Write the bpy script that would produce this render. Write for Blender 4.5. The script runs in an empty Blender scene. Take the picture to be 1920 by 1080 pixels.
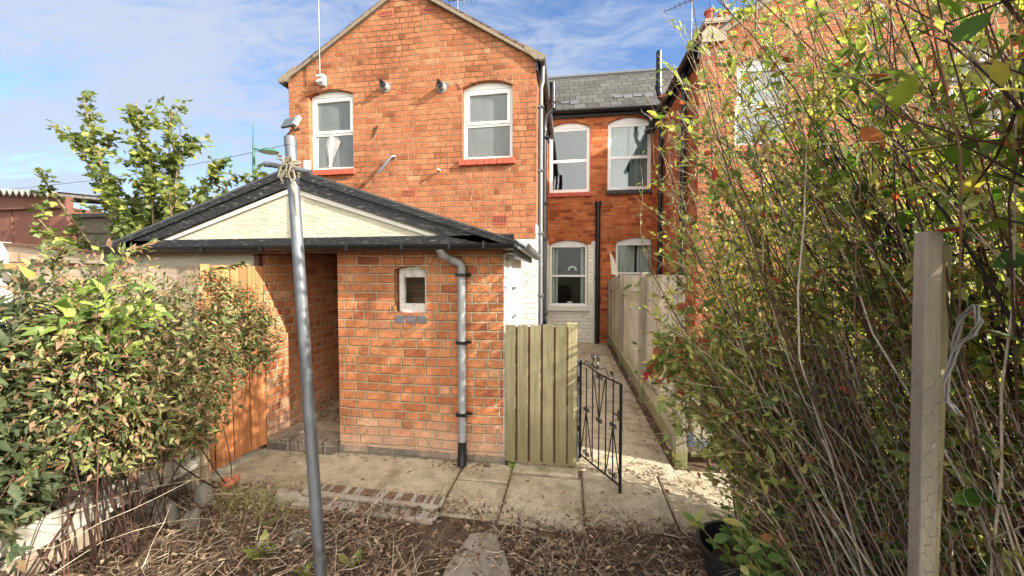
import bpy, math, random
import numpy as np
from mathutils import Vector, Matrix
from mathutils.geometry import tessellate_polygon
R = math.radians
rng = np.random.default_rng(7)
random.seed(7)
sc = bpy.context.scene
COL = sc.collection

# ------------------------------------------------------------------ camera, light
cam_d = bpy.data.cameras.new('camera'); cam = bpy.data.objects.new('camera', cam_d); COL.objects.link(cam)
cam_d.sensor_width = 36; cam_d.lens = 36*700/1920; cam_d.clip_start = .02; cam_d.clip_end = 3000
cam.location = (0, 0, 1.5); cam.rotation_euler = (R(88.0), 0, R(8.77)); sc.camera = cam

SUN = Vector((1, -.30, .55)).normalized()          # towards the sun
el = math.asin(SUN.z)
sun_d = bpy.data.lights.new('sun', 'SUN'); sun_d.energy = 3.5; sun_d.angle = R(.5); sun_d.color = (1, .94, .84)
sun = bpy.data.objects.new('sun', sun_d); COL.objects.link(sun)
sun.rotation_euler = SUN.to_track_quat('Z', 'Y').to_euler(); sun.location = (6, -3, 8)

sc.view_settings.view_transform = 'Standard'; sc.view_settings.look = 'None'
sc.view_settings.exposure = 1.86; sc.view_settings.gamma = 1
sc.cycles.max_bounces = 8; sc.cycles.transparent_max_bounces = 12
sc.cycles.diffuse_bounces = 4

class NT:
    """small node helper"""
    def __init__(s, nt): s.nt = nt
    def __call__(s, typ, ins=None, out=0, **kw):
        n = s.nt.nodes.new(typ)
        for k, v in kw.items(): setattr(n, k, v)
        for k, v in (ins or {}).items():
            sk = n.inputs[k]
            if isinstance(v, bpy.types.NodeSocket): s.nt.links.new(v, sk)
            else: sk.default_value = v
        return n.outputs[out] if len(n.outputs) else None
    def math(s, op, a, b=0., c=None, clamp=False):
        i = {0: a, 1: b}
        if c is not None: i[2] = c
        return s('ShaderNodeMath', i, operation=op, use_clamp=clamp)
    def noise(s, vec, scale, detail=4, rough=.55, out=0, dist=0.):
        return s('ShaderNodeTexNoise', {'Vector': vec, 'Scale': scale, 'Detail': detail, 'Roughness': rough, 'Distortion': dist}, out=out)
    def ramp(s, fac, stops, interp='LINEAR'):
        n = s.nt.nodes.new('ShaderNodeValToRGB'); r = n.color_ramp; r.interpolation = interp
        while len(r.elements) > len(stops): r.elements.remove(r.elements[-1])
        while len(r.elements) < len(stops): r.elements.new(1.)
        for e, (p, c) in zip(r.elements, stops):
            e.position = p; e.color = (c, c, c, 1) if isinstance(c, (int, float)) else (*c, 1)
        s.nt.links.new(fac, n.inputs[0]); return n.outputs[0]
    def mix(s, fac, a, b, mode='MIX'):
        n = s.nt.nodes.new('ShaderNodeMix'); n.data_type = 'RGBA'; n.blend_type = mode
        for k, v in ((0, fac), (6, a), (7, b)):
            if isinstance(v, bpy.types.NodeSocket): s.nt.links.new(v, n.inputs[k])
            else: n.inputs[k].default_value = v if k == 0 else ((v, v, v, 1) if isinstance(v, (int, float)) else (*v, 1))
        return n.outputs[2]
    def maprange(s, v, a, b, c=0., d=1., smooth=False):
        return s('ShaderNodeMapRange', {'Value': v, 'From Min': a, 'From Max': b, 'To Min': c, 'To Max': d}, interpolation_type='SMOOTHSTEP' if smooth else 'LINEAR')
    def scalev(s, vec, sx, sy, sz):
        return s('ShaderNodeMapping', {'Vector': vec, 'Scale': (sx, sy, sz)})
    def bump(s, h, dist, strength=1.):
        return s('ShaderNodeBump', {'Height': h, 'Distance': dist, 'Strength': strength})

# world
w = bpy.data.worlds.new('World'); sc.world = w; w.use_nodes = True
nt = w.node_tree; nt.nodes.clear(); T = NT(nt)
sky = T('ShaderNodeTexSky', sky_type='NISHITA', sun_disc=False, sun_elevation=el, sun_rotation=math.atan2(SUN.x, SUN.y), air_density=1.0, dust_density=.6, ozone_density=1.6)
gen = T('ShaderNodeTexCoord', out=0)
sx = nt.nodes.new('ShaderNodeSeparateXYZ'); nt.links.new(gen, sx.inputs[0])
zz = T.math('MAXIMUM', T.math('ADD', sx.outputs[2], .12), .05)
pv = T('ShaderNodeCombineXYZ', {0: T.math('DIVIDE', sx.outputs[0], zz), 1: T.math('DIVIDE', sx.outputs[1], zz), 2: 0.})
pv = T('ShaderNodeMapping', {'Vector': pv, 'Rotation': (0, 0, R(25)), 'Scale': (1., 2.2, 1.)})
n1 = T.noise(pv, .9, 3, .5, dist=.3); n2 = T.noise(pv, 4.2, 7, .70, dist=1.0); n4 = T.noise(pv, 9., 4, .6, dist=.5)
cl = T.math('ADD', T.math('MULTIPLY', n1, .50), T.math('ADD', T.math('MULTIPLY', n2, .42), T.math('MULTIPLY', n4, .10)))
bias = T.maprange(T.math('ADD', sx.outputs[0], T.math('MULTIPLY', sx.outputs[2], -.25)), -.95, .35, .115, -.09)
cl = T.maprange(T.math('ADD', cl, bias), .42, .68, 0, .90, True)
haze = T.maprange(sx.outputs[2], .0, .5, .42, 0)
cl = T.math('MAXIMUM', cl, haze)
skyc = T.mix(1., sky, (.50, .60, .74), 'MULTIPLY')
out = T.mix(cl, skyc, (1.8, 2.0, 2.42))
# broad glow added to the sky behind the camera as fill for the shade
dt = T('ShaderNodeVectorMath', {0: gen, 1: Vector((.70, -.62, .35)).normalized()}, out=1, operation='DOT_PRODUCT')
fill_glow = T.maprange(dt, .0, .95, 0., 1., True)
out = T.mix(fill_glow, out, (11.5, 10.9, 9.9))
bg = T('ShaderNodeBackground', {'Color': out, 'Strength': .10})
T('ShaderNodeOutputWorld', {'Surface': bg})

# ------------------------------------------------------------------ materials
MATS = {}
def newmat(name):
    m = bpy.data.materials.new(name); m.use_nodes = True; m.node_tree.nodes.clear(); MATS[name] = m
    return m, NT(m.node_tree)
def finish(m, T, color, rough=.8, normal=None, metal=0., spec=.3, **extra):
    ins = {'Base Color': color if isinstance(color, bpy.types.NodeSocket) else (*color, 1), 'Roughness': rough, 'Metallic': metal, 'Specular IOR Level': spec}
    ins.update(extra)
    if normal is not None: ins['Normal'] = normal
    T('ShaderNodeOutputMaterial', {'Surface': T('ShaderNodeBsdfPrincipled', ins)}); return m
def objco(T): return T('ShaderNodeTexCoord', out=3)

def brick_mat(name, L, H, colors, mortar, joint=.011, wear=.5, edge=.006, eff=None, split=.22, bump=.010, mort_var=.25, soot=0., smear_amt=.3, tone=1.):
    m, T = newmat(name)
    oc = objco(T)
    s = T.nt.nodes.new('ShaderNodeSeparateXYZ'); T.nt.links.new(oc, s.inputs[0])
    nrm = T.nt.nodes.new('ShaderNodeNewGeometry'); sn = T.nt.nodes.new('ShaderNodeSeparateXYZ'); T.nt.links.new(nrm.outputs[3], sn.inputs[0])
    side = T.math('GREATER_THAN', T.math('ABSOLUTE', sn.outputs[0]), .6)
    u = T.math('ADD', T.math('MULTIPLY', s.outputs[0], T.math('SUBTRACT', 1., side)), T.math('MULTIPLY', s.outputs[1], side))
    wob = T.noise(oc, 2.2, 2, .5, out=1); ws = T.nt.nodes.new('ShaderNodeSeparateXYZ'); T.nt.links.new(wob, ws.inputs[0])
    wob2 = T.noise(oc, 22., 3, .6, out=1); w2 = T.nt.nodes.new('ShaderNodeSeparateXYZ'); T.nt.links.new(wob2, w2.inputs[0])
    def wb(base, a, b): return T.math('ADD', base, T.math('ADD', T.math('MULTIPLY', T.math('SUBTRACT', a, .5), .03), T.math('MULTIPLY', T.math('SUBTRACT', b, .5), edge*2.2)))
    uu = wb(u, ws.outputs[0], w2.outputs[0]); vv = wb(s.outputs[2], ws.outputs[1], w2.outputs[1])
    r = T.math('DIVIDE', vv, H); row = T.math('FLOOR', r); fv = T.math('FRACT', r)
    rr = T('ShaderNodeTexWhiteNoise', {'W': row}, noise_dimensions='1D')
    odd = T.math('MODULO', T.math('ADD', row, 1000.), 2.)
    q = T.math('ADD', T.math('ADD', T.math('DIVIDE', uu, L), T.math('MULTIPLY', odd, .5)), T.math('MULTIPLY', rr, .28))
    col = T.math('FLOOR', q); fu = T.math('FRACT', q)
    def wn(a, b): return T('ShaderNodeTexWhiteNoise', {'Vector': T('ShaderNodeCombineXYZ', {0: a, 1: b, 2: 3.7})}, noise_dimensions='3D')
    hs = T.math('GREATER_THAN', wn(T.math('ADD', col, .3), row), 1-split)
    f2 = T.math('MULTIPLY', fu, 2.); ff2 = T.math('FRACT', f2)
    half = T.math('MULTIPLY', T.math('FLOOR', f2), hs)
    fu = T.math('ADD', T.math('MULTIPLY', fu, T.math('SUBTRACT', 1., hs)), T.math('MULTIPLY', ff2, hs))
    wid = T.math('MULTIPLY', L, T.math('SUBTRACT', 1., T.math('MULTIPLY', hs, .5)))
    du = T.math('MULTIPLY', T.math('MINIMUM', fu, T.math('SUBTRACT', 1., fu)), wid)
    dv = T.math('MULTIPLY', T.math('MINIMUM', fv, T.math('SUBTRACT', 1., fv)), H)
    d = T.math('MINIMUM', du, dv)
    rid = wn(T.math('ADD', col, T.math('MULTIPLY', half, .41)), row)
    rid2 = wn(T.math('ADD', col, T.math('MULTIPLY', half, .41)), T.math('ADD', row, .5))
    jw = T.math('MULTIPLY', joint*.5, T.math('ADD', .65, T.math('MULTIPLY', T.noise(oc, 1.3, 3), .7)))
    mask = T('ShaderNodeMapRange', {'Value': d, 'From Min': T.math('SUBTRACT', jw, .0022), 'From Max': T.math('ADD', jw, .0032), 'To Min': 0., 'To Max': 1.}, interpolation_type='SMOOTHSTEP')
    bc = T.ramp(rid, colors)
    fine = T.noise(oc, 60., 6, .7); med = T.noise(oc, 11., 5, .65); big = T.noise(oc, 1.1, 3, .6)
    bc = T.mix(1., bc, T.ramp(fine, [(.25, .72), (.75, 1.22)]), 'MULTIPLY')
    bc = T.mix(wear, bc, T.mix(1., bc, T.ramp(med, [(.3, 1-.38*tone), (.5, 1.), (.72, 1+.45*tone)]), 'MULTIPLY'))
    bc = T.mix(1., bc, T.ramp(big, [(.3, .82), (.7, 1.15)]), 'MULTIPLY')
    spot = T.math('MULTIPLY', T.maprange(T.noise(oc, 34., 3, .6), .66, .72), T.math('GREATER_THAN', rid2, .45))
    bc = T.mix(T.math('MULTIPLY', spot, .7), bc, tuple(c*.35 for c in colors[0][1]))
    mc = T.mix(T.maprange(T.noise(oc, .9, 4, .6), .40, .60), mortar, tuple(c*(1-mort_var) for c in mortar))
    smear = T.maprange(T.noise(oc, 7., 5, .7), .58, .75, 0, smear_amt)
    bc = T.mix(smear, bc, mortar)
    c = T.mix(mask, mc, bc)
    if soot:
        c = T.mix(T.maprange(T.noise(T.scalev(oc, 1, 1, .5), 1.7, 5, .65), .5, .75, 0, soot), c, T.mix(1., c, (.45, .40, .38), 'MULTIPLY'))
    if eff:
        zlow, zhigh, ecol, amt = eff
        e = T.math('MULTIPLY', T.maprange(T.math('ADD', s.outputs[2], T.math('MULTIPLY', T.math('SUBTRACT', T.noise(oc, 4., 5, .65), .5), .5)), zlow, zhigh, 1., 0., True), amt)
        c = T.mix(e, c, ecol)
    tilt = T.math('MULTIPLY', T.math('SUBTRACT', rid2, .5), .35)
    h = T.math('ADD', T.math('MULTIPLY', mask, T.math('ADD', .8, tilt)), T.math('ADD', T.math('MULTIPLY', fine, .30), T.math('MULTIPLY', med, .40)))
    nb = T.bump(h, bump)
    return finish(m, T, c, .9, nb, spec=.15)

ORANGE = [(0., (.21, .068, .030)), (.08, (.335, .112, .048)), (.35, (.385, .142, .066)), (.6, (.425, .166, .079)), (.85, (.365, .132, .061)), (.95, (.42, .165, .077)), (1., (.46, .23, .12))]
RED2 = [(0., (.34, .11, .052)), (.15, (.45, .16, .07)), (.45, (.53, .205, .088)), (.75, (.58, .24, .105)), (.92, (.50, .175, .076)), (1., (.66, .36, .20))]
DEEP = [(0., (.26, .060, .020)), (.3, (.44, .115, .038)), (.7, (.50, .145, .048)), (1., (.56, .20, .08))]
brick_mat('brick_wing', .200, .081, ORANGE, (.46, .31, .19), .0095, .75, soot=.5, mort_var=.62, bump=.034, smear_amt=.2, tone=.9, split=.25)
brick_mat('brick_outhouse', .204, .0752, RED2, (.58, .42, .27), .0125, .6, eff=(.02, .42, (.56, .43, .32), .55), split=.32, bump=.024, soot=.35, tone=1.1)
brick_mat('brick_back', .205, .0775, DEEP, (.36, .21, .13), .009, .5, soot=.35, bump=.007)
brick_mat('brick_plinth', .232, .0752, [(0., (.13, .12, .10)), (.5, (.24, .19, .15)), (1., (.32, .24, .18))], (.32, .28, .22), .014, .8)
brick_mat('brick_painted', .232, .0775, [(0., (.76, .72, .63)), (1., (.82, .79, .70))], (.66, .62, .52), .010, .25, bump=.010, mort_var=.15)
brick_mat('slate', .26, .205, [(0., (.062, .06, .054)), (.5, (.08, .077, .069)), (1., (.098, .094, .084))], (.022, .022, .02), .014, .4, edge=.002, split=0., bump=.006, mort_var=.1)
brick_mat('clay_tile', .18, .12, [(0., (.10, .07, .055)), (1., (.2, .13, .10))], (.05, .04, .035), .01, .4, split=0.)

def plain(name, col, rough=.5, metal=0., spec=.4, var=.15, scale=9., bump=.002, bscale=40., stretch=(1, 1, 1), spots=None):
    m, T = newmat(name); oc = T.scalev(objco(T), *stretch)
    n = T.noise(oc, scale, 5, .6)
    c = T.mix(1., col, T.ramp(n, [(.25, 1-var), (.75, 1+var)]), 'MULTIPLY')
    if spots:
        sc_, lo, hi, sco, amt = spots
        c = T.mix(T.maprange(T.noise(oc, sc_, 5, .7), lo, hi, 0, amt), c, sco)
    return finish(m, T, c, rough, T.bump(T.noise(oc, bscale, 5, .65), bump) if bump else None, metal, spec)
plain('upvc', (.80, .80, .78), .35, var=.05, bump=.0005)
plain('old_white_paint', (.60, .58, .53), .7, var=.18, scale=14., bump=.003, spots=(16., .52, .66, (.20, .17, .13), .8))
plain('sill_red', (.47, .085, .045), .55, var=.2, scale=18., bump=.003)
plain('sill_dark', (.05, .045, .045), .6, var=.3)
plain('sill_white', (.66, .63, .57), .7, var=.08)
plain('blue_brick', (.16, .145, .16), .7, var=.25, bump=.004)
plain('black_plastic', (.014, .014, .016), .32, var=.3, bump=.0006)
plain('grey_plastic', (.115, .12, .125), .45, var=.15, bump=.0006, spots=(13., .6, .72, (.3, .29, .27), .5))
plain('grey_pipe_pale', (.27, .275, .28), .5, var=.2, bump=.0008, scale=5., spots=(9., .6, .75, (.12, .12, .12), .6))
plain('black_paint', (.017, .017, .018), .45, var=.3, bump=.004, bscale=16., stretch=(3, 8, 22), spots=(5.5, .585, .64, (.26, .245, .21), .75))
plain('cream_board', (.50, .465, .355), .75, var=.2, scale=5., bump=.010, bscale=16., stretch=(1, 3, 4), spots=(3., .62, .8, (.42, .38, .27), .5))
plain('cream_trim', (.62, .60, .54), .7, var=.1)
plain('felt', (.06, .062, .065), .9, var=.3, bump=.003)
plain('verge_mortar', (.215, .175, .125), .9, var=.25, scale=14., bump=.006, bscale=30.)
plain('galv', (.155, .165, .178), .5, .55, var=.22, scale=16., bump=.001, stretch=(1, 1, .35), spots=(7., .56, .70, (.07, .065, .06), .7))
plain('galv_cap', (.14, .15, .16), .5, .4)
plain('rope', (.21, .185, .135), .9, var=.35, scale=60., bump=.003, bscale=160.)
plain('black_iron', (.012, .012, .013), .38, var=.3, bump=.0008)
plain('lamp_green', (.035, .115, .07), .4)
plain('lamp_glass', (.5, .5, .46), .3)
plain('rust', (.155, .062, .043), .75, var=.25, scale=2., bump=.002, stretch=(1, 1, .3), spots=(2., .6, .8, (.28, .12, .07), .5))
plain('corrugated', (.22, .21, .19), .8, var=.3, bump=.003)
plain('dark_boards', (.095, .08, .06), .85, var=.35, scale=6., bump=.004, stretch=(.3, 1, 5))
plain('terracotta', (.42, .11, .065), .8, var=.2)
plain('stone_coping', (.36, .30, .22), .9, var=.25, bump=.006)
plain('lead', (.10, .10, .105), .6, var=.2)
plain('curtain', (.60, .58, .53), .9, var=.1)
plain('curtain_dark', (.14, .12, .09), .9, var=.2)
plain('room_dark', (.035, .03, .026), .95)
plain('towel', (.42, .41, .39), .9, var=.1)
plain('pot_black', (.020, .020, .022), .42, var=.3, bump=.001)
plain('twine', (.23, .215, .19), .85, var=.2)
plain('wire', (.30, .285, .26), .45, .6, var=.2, bump=0)
plain('cable', (.16, .17, .18), .7, bump=0)
plain('alu', (.15, .155, .16), .4, .7, bump=0)
plain('latch_blue', (.10, .13, .17), .5, .4)
plain('mossy_stone', (.25, .21, .165), .95, var=.3, scale=7., bump=.012, bscale=12., spots=(5., .55, .68, (.085, .095, .03), .8))
plain('concrete_lump', (.17, .155, .125), .95, var=.25, scale=7., bump=.012, bscale=14., spots=(6., .6, .72, (.14, .13, .07), .7))
plain('solar_glass', (.09, .10, .10), .2, var=.1, bump=0)

def wood(name, c1, c2, axis=2, scale=5., rough=.8, bump=.004, moss=None, knots=True):
    m, T = newmat(name); oc = objco(T)
    st = [9, 9, 9]; st[axis] = .55
    v = T.scalev(oc, *st)
    g = T.noise(v, scale, 6, .65, dist=.6)
    c = T.ramp(g, [(.28, c1), (.5, tuple((a+b)/2 for a, b in zip(c1, c2))), (.72, c2)])
    b = T.noise(oc, 1.8, 4, .6)
    c = T.mix(1., c, T.ramp(T.nt.nodes.new('ShaderNodeNewGeometry').outputs[8], [(0, .74), (1, 1.18)]), 'MULTIPLY')
    c = T.mix(1., c, T.ramp(b, [(.3, .78), (.7, 1.18)]), 'MULTIPLY')
    s = T.nt.nodes.new('ShaderNodeSeparateXYZ'); T.nt.links.new(oc, s.inputs[0])
    if knots:
        k = T('ShaderNodeTexVoronoi', {'Vector': T.scalev(oc, 5, 5, 2.1), 'Scale': 1.3}, feature='F1')
        c = T.mix(T.maprange(k, .05, .085, .75, 0), c, tuple(x*.35 for x in c1))
    if moss:
        zl, zh, mc, amt = moss
        c = T.mix(T.math('MULTIPLY', T.maprange(T.math('ADD', s.outputs[2], T.math('MULTIPLY', T.math('SUBTRACT', T.noise(oc, 5., 4, .6), .5), .35)), zl, zh, 1., 0., True), amt), c, mc)
    return finish(m, T, c, rough, T.bump(g, bump), spec=.2)
wood('wood_orange', (.34, .125, .048), (.50, .215, .09))
wood('wood_green', (.30, .255, .13), (.52, .46, .28), moss=(.0, .70, (.17, .15, .06), .7))
wood('wood_pale', (.42, .36, .27), (.62, .56, .45), moss=(.0, .42, (.22, .22, .09), .55))
wood('wood_grey', (.27, .235, .17), (.44, .39, .30), moss=(.0, .22, (.16, .19, .04), .8))
wood('wood_rail', (.36, .31, .20), (.50, .44, .30), axis=1, moss=(.0, .25, (.18, .19, .06), .5))
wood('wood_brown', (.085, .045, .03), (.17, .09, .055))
wood('wood_post', (.31, .265, .195), (.48, .415, .32), bump=.003, scale=3.5, knots=False)
wood('wood_plank', (.26, .21, .15), (.46, .40, .32), axis=0)
wood('wood_rotten', (.16, .115, .07), (.52, .43, .27), bump=.012, scale=4.)
wood('wood_white', (.30, .275, .22), (.44, .415, .35), axis=1)
wood('wood_fence_old', (.26, .20, .14), (.42, .34, .25), axis=0)
wood('wood_yellow', (.50, .27, .10), (.62, .36, .16), axis=0)
m, T = newmat('slat_wood'); oc = objco(T)
sv = T.nt.nodes.new('ShaderNodeSeparateXYZ'); T.nt.links.new(oc, sv.inputs[0])
isl = T.nt.nodes.new('ShaderNodeNewGeometry').outputs[8]
c = T.ramp(isl, [(0., (.14, .085, .055)), (.45, (.24, .17, .12)), (.46, (.36, .33, .28)), (1., (.45, .42, .36))], 'CONSTANT')
c = T.mix(T.maprange(T.noise(oc, 30., 5, .7), .45, .6, 0, .7), c, (.22, .15, .10))
finish(m, T, c, .9, T.bump(T.noise(oc, 60., 4), .002))

# paving and soil
m, T = newmat('paving'); oc = objco(T)
a = T.noise(oc, 1.7, 6, .62, dist=.4); b = T.noise(oc, 9., 6, .7); f = T.noise(oc, 70., 4, .7)
c = T.ramp(a, [(.28, (.33, .265, .175)), (.5, (.46, .385, .275)), (.72, (.55, .47, .35))])
c = T.mix(1., c, T.ramp(b, [(.28, .58), (.5, 1.), (.75, 1.2)]), 'MULTIPLY')
c = T.mix(1., c, T.ramp(f, [(.3, .72), (.7, 1.22)]), 'MULTIPLY')
c = T.mix(T.maprange(T.noise(oc, 3.3, 5, .7), .54, .66, 0, .6), c, (.17, .145, .07))
c = T.mix(T.maprange(T.noise(oc, 26., 5, .75), .62, .68, 0, .8), c, (.12, .085, .055))
finish(m, T, c, .92, T.bump(T.math('ADD', T.math('MULTIPLY', b, .8), T.math('MULTIPLY', f, .35)), .016), spec=.15)
m, T = newmat('soil'); oc = objco(T)
a = T.noise(oc, 5., 8, .7); f = T.noise(oc, 50., 5, .75)
c = T.ramp(a, [(.3, (.06, .039, .025)), (.55, (.15, .102, .067)), (.75, (.25, .175, .115))])
c = T.mix(1., c, T.ramp(f, [(.3, .5), (.7, 1.5)]), 'MULTIPLY')
finish(m, T, c, .97, T.bump(T.math('ADD', a, T.math('MULTIPLY', f, .5)), .03), spec=.1)
m, T = newmat('far_ground'); oc = objco(T)
finish(m, T, T.ramp(T.noise(oc, .6, 6), [(.3, (.07, .075, .03)), (.7, (.16, .13, .075))]), .95)

def glass(name, frosted=None, tint=(.9, .95, .95), refl=1.0):
    m, T = newmat(name)
    gl = T('ShaderNodeBsdfGlossy', {'Color': (1, 1, 1, 1), 'Roughness': .02 if not frosted else .12})
    if frosted:
        oc = objco(T); n = T.noise(T.scalev(oc, 1, 1, .6), 5., 5, .65)
        dif = T('ShaderNodeBsdfDiffuse', {'Color': T.ramp(n, [(.3, tuple(x*.82 for x in frosted)), (.7, tuple(x*1.18 for x in frosted))])})
        tr = T('ShaderNodeBsdfTransparent', {'Color': (.9, .95, .95, 1)})
        base = T('ShaderNodeMixShader', {0: .18, 1: dif, 2: tr})
    else:
        base = T('ShaderNodeBsdfTransparent', {'Color': (*tint, 1)})
    fr = T('ShaderNodeFresnel', {'IOR': 1.30 if name == 'pane_clear' else 1.45})
    fac = T.math('MINIMUM', T.math('ADD', T.math('MULTIPLY', fr, refl), .0), 1.)
    T('ShaderNodeOutputMaterial', {'Surface': T('ShaderNodeMixShader', {0: fac, 1: base, 2: gl})}); return m
glass('pane_clear'); glass('pane_frosted', (.165, .185, .182)); glass('pane_sky', None, (.8, .88, .9), 2.2)

def leafmat(name, stops, trans=.35, rough=.45, clump=None):
    m, T = newmat(name)
    g = T.nt.nodes.new('ShaderNodeNewGeometry'); isl = g.outputs[8]
    c = T.ramp(isl, stops)
    oc = objco(T)
    c = T.mix(1., c, T.ramp(T.noise(oc, 40., 4, .6), [(.3, .78), (.7, 1.22)]), 'MULTIPLY')
    if clump: c = T.mix(T.maprange(T.noise(oc, clump[0], 2), clump[1], clump[2], 0, clump[4]), c, clump[3])
    p = T('ShaderNodeBsdfPrincipled', {'Base Color': c, 'Roughness': rough, 'Specular IOR Level': .35})
    t = T('ShaderNodeBsdfTranslucent', {'Color': T.mix(1., c, (1.5, 1.6, .7), 'MULTIPLY')})
    T('ShaderNodeOutputMaterial', {'Surface': T('ShaderNodeMixShader', {0: trans, 1: p, 2: t})}); return m
leafmat('leaf_shrub', [(0, (.07, .115, .03)), (.25, (.135, .195, .05)), (.5, (.28, .33, .10)), (.68, (.44, .45, .16)), (.84, (.60, .55, .20)), (.93, (.34, .16, .08)), (1, (.42, .06, .05))], .46)
leafmat('leaf_broad', [(0, (.045, .10, .02)), (.4, (.085, .165, .032)), (.7, (.15, .22, .045)), (.88, (.36, .34, .07)), (1, (.48, .40, .12))], .45, .4)
leafmat('leaf_bright', [(0, (.20, .26, .05)), (.4, (.34, .38, .08)), (.75, (.48, .48, .11)), (1, (.55, .48, .13))], .45)
leafmat('leaf_red', [(0, (.09, .16, .04)), (.35, (.17, .24, .06)), (.6, (.36, .26, .08)), (.8, (.42, .10, .06)), (1, (.40, .03, .04))], .45)
leafmat('leaf_sapling', [(0, (.09, .16, .045)), (.6, (.16, .24, .07)), (.85, (.30, .32, .09)), (1, (.46, .36, .12))], .35)
leafmat('leaf_privet', [(0, (.03, .042, .019)), (.5, (.058, .08, .034)), (.8, (.10, .12, .05)), (.92, (.17, .15, .075)), (1, (.22, .13, .08))], .25, .6)
leafmat('leaf_honey', [(0, (.07, .12, .03)), (.4, (.14, .21, .045)), (.8, (.26, .32, .07)), (1, (.36, .34, .10))], .38, .55)
leafmat('leaf_climber', [(0, (.035, .05, .02)), (.3, (.10, .135, .042)), (.5, (.26, .28, .10)), (.66, (.33, .26, .12)), (.8, (.28, .15, .085)), (.92, (.16, .075, .045)), (1, (.44, .28, .17))], .3, .6)
leafmat('leaf_maple', [(0, (.06, .085, .022)), (.45, (.10, .135, .034)), (.8, (.17, .20, .05)), (1, (.32, .30, .07))], .35)
leafmat('leaf_dead', [(0, (.08, .045, .028)), (.4, (.18, .105, .066)), (.75, (.29, .19, .125)), (.93, (.44, .33, .22)), (1, (.56, .36, .22))], .1, .8)
leafmat('leaf_weed', [(0, (.10, .16, .03)), (.7, (.20, .26, .06)), (1, (.3, .3, .08))], .35)
def barkmat(name, stops):
    m, T = newmat(name); g = T.nt.nodes.new('ShaderNodeNewGeometry').outputs[8]
    c = T.ramp(g, stops); oc = objco(T)
    c = T.mix(1., c, T.ramp(T.noise(oc, 45., 4), [(.3, .7), (.7, 1.25)]), 'MULTIPLY')
    return finish(m, T, c, .75, spec=.3)
barkmat('bark_shrub', [(0, (.055, .030, .020)), (.42, (.13, .066, .042)), (.6, (.26, .15, .095)), (.75, (.44, .34, .23)), (1, (.62, .54, .41))])
barkmat('bark_twig', [(0, (.15, .075, .045)), (.4, (.30, .20, .13)), (1, (.56, .47, .34))])
barkmat('bark_dark', [(0, (.025, .017, .013)), (.6, (.06, .03, .022)), (1, (.12, .06, .04))])
barkmat('bark_pale', [(0, (.16, .11, .07)), (.5, (.28, .21, .14)), (1, (.45, .38, .28))])
barkmat('bark_maple', [(0, (.14, .09, .06)), (1, (.26, .18, .12))])
barkmat('dead_twigs', [(0, (.07, .042, .028)), (.3, (.15, .098, .065)), (.6, (.28, .20, .135)), (.85, (.46, .37, .26)), (1, (.62, .53, .39))])
barkmat('straw', [(0, (.30, .25, .11)), (.5, (.42, .36, .17)), (1, (.28, .30, .08))])

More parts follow.
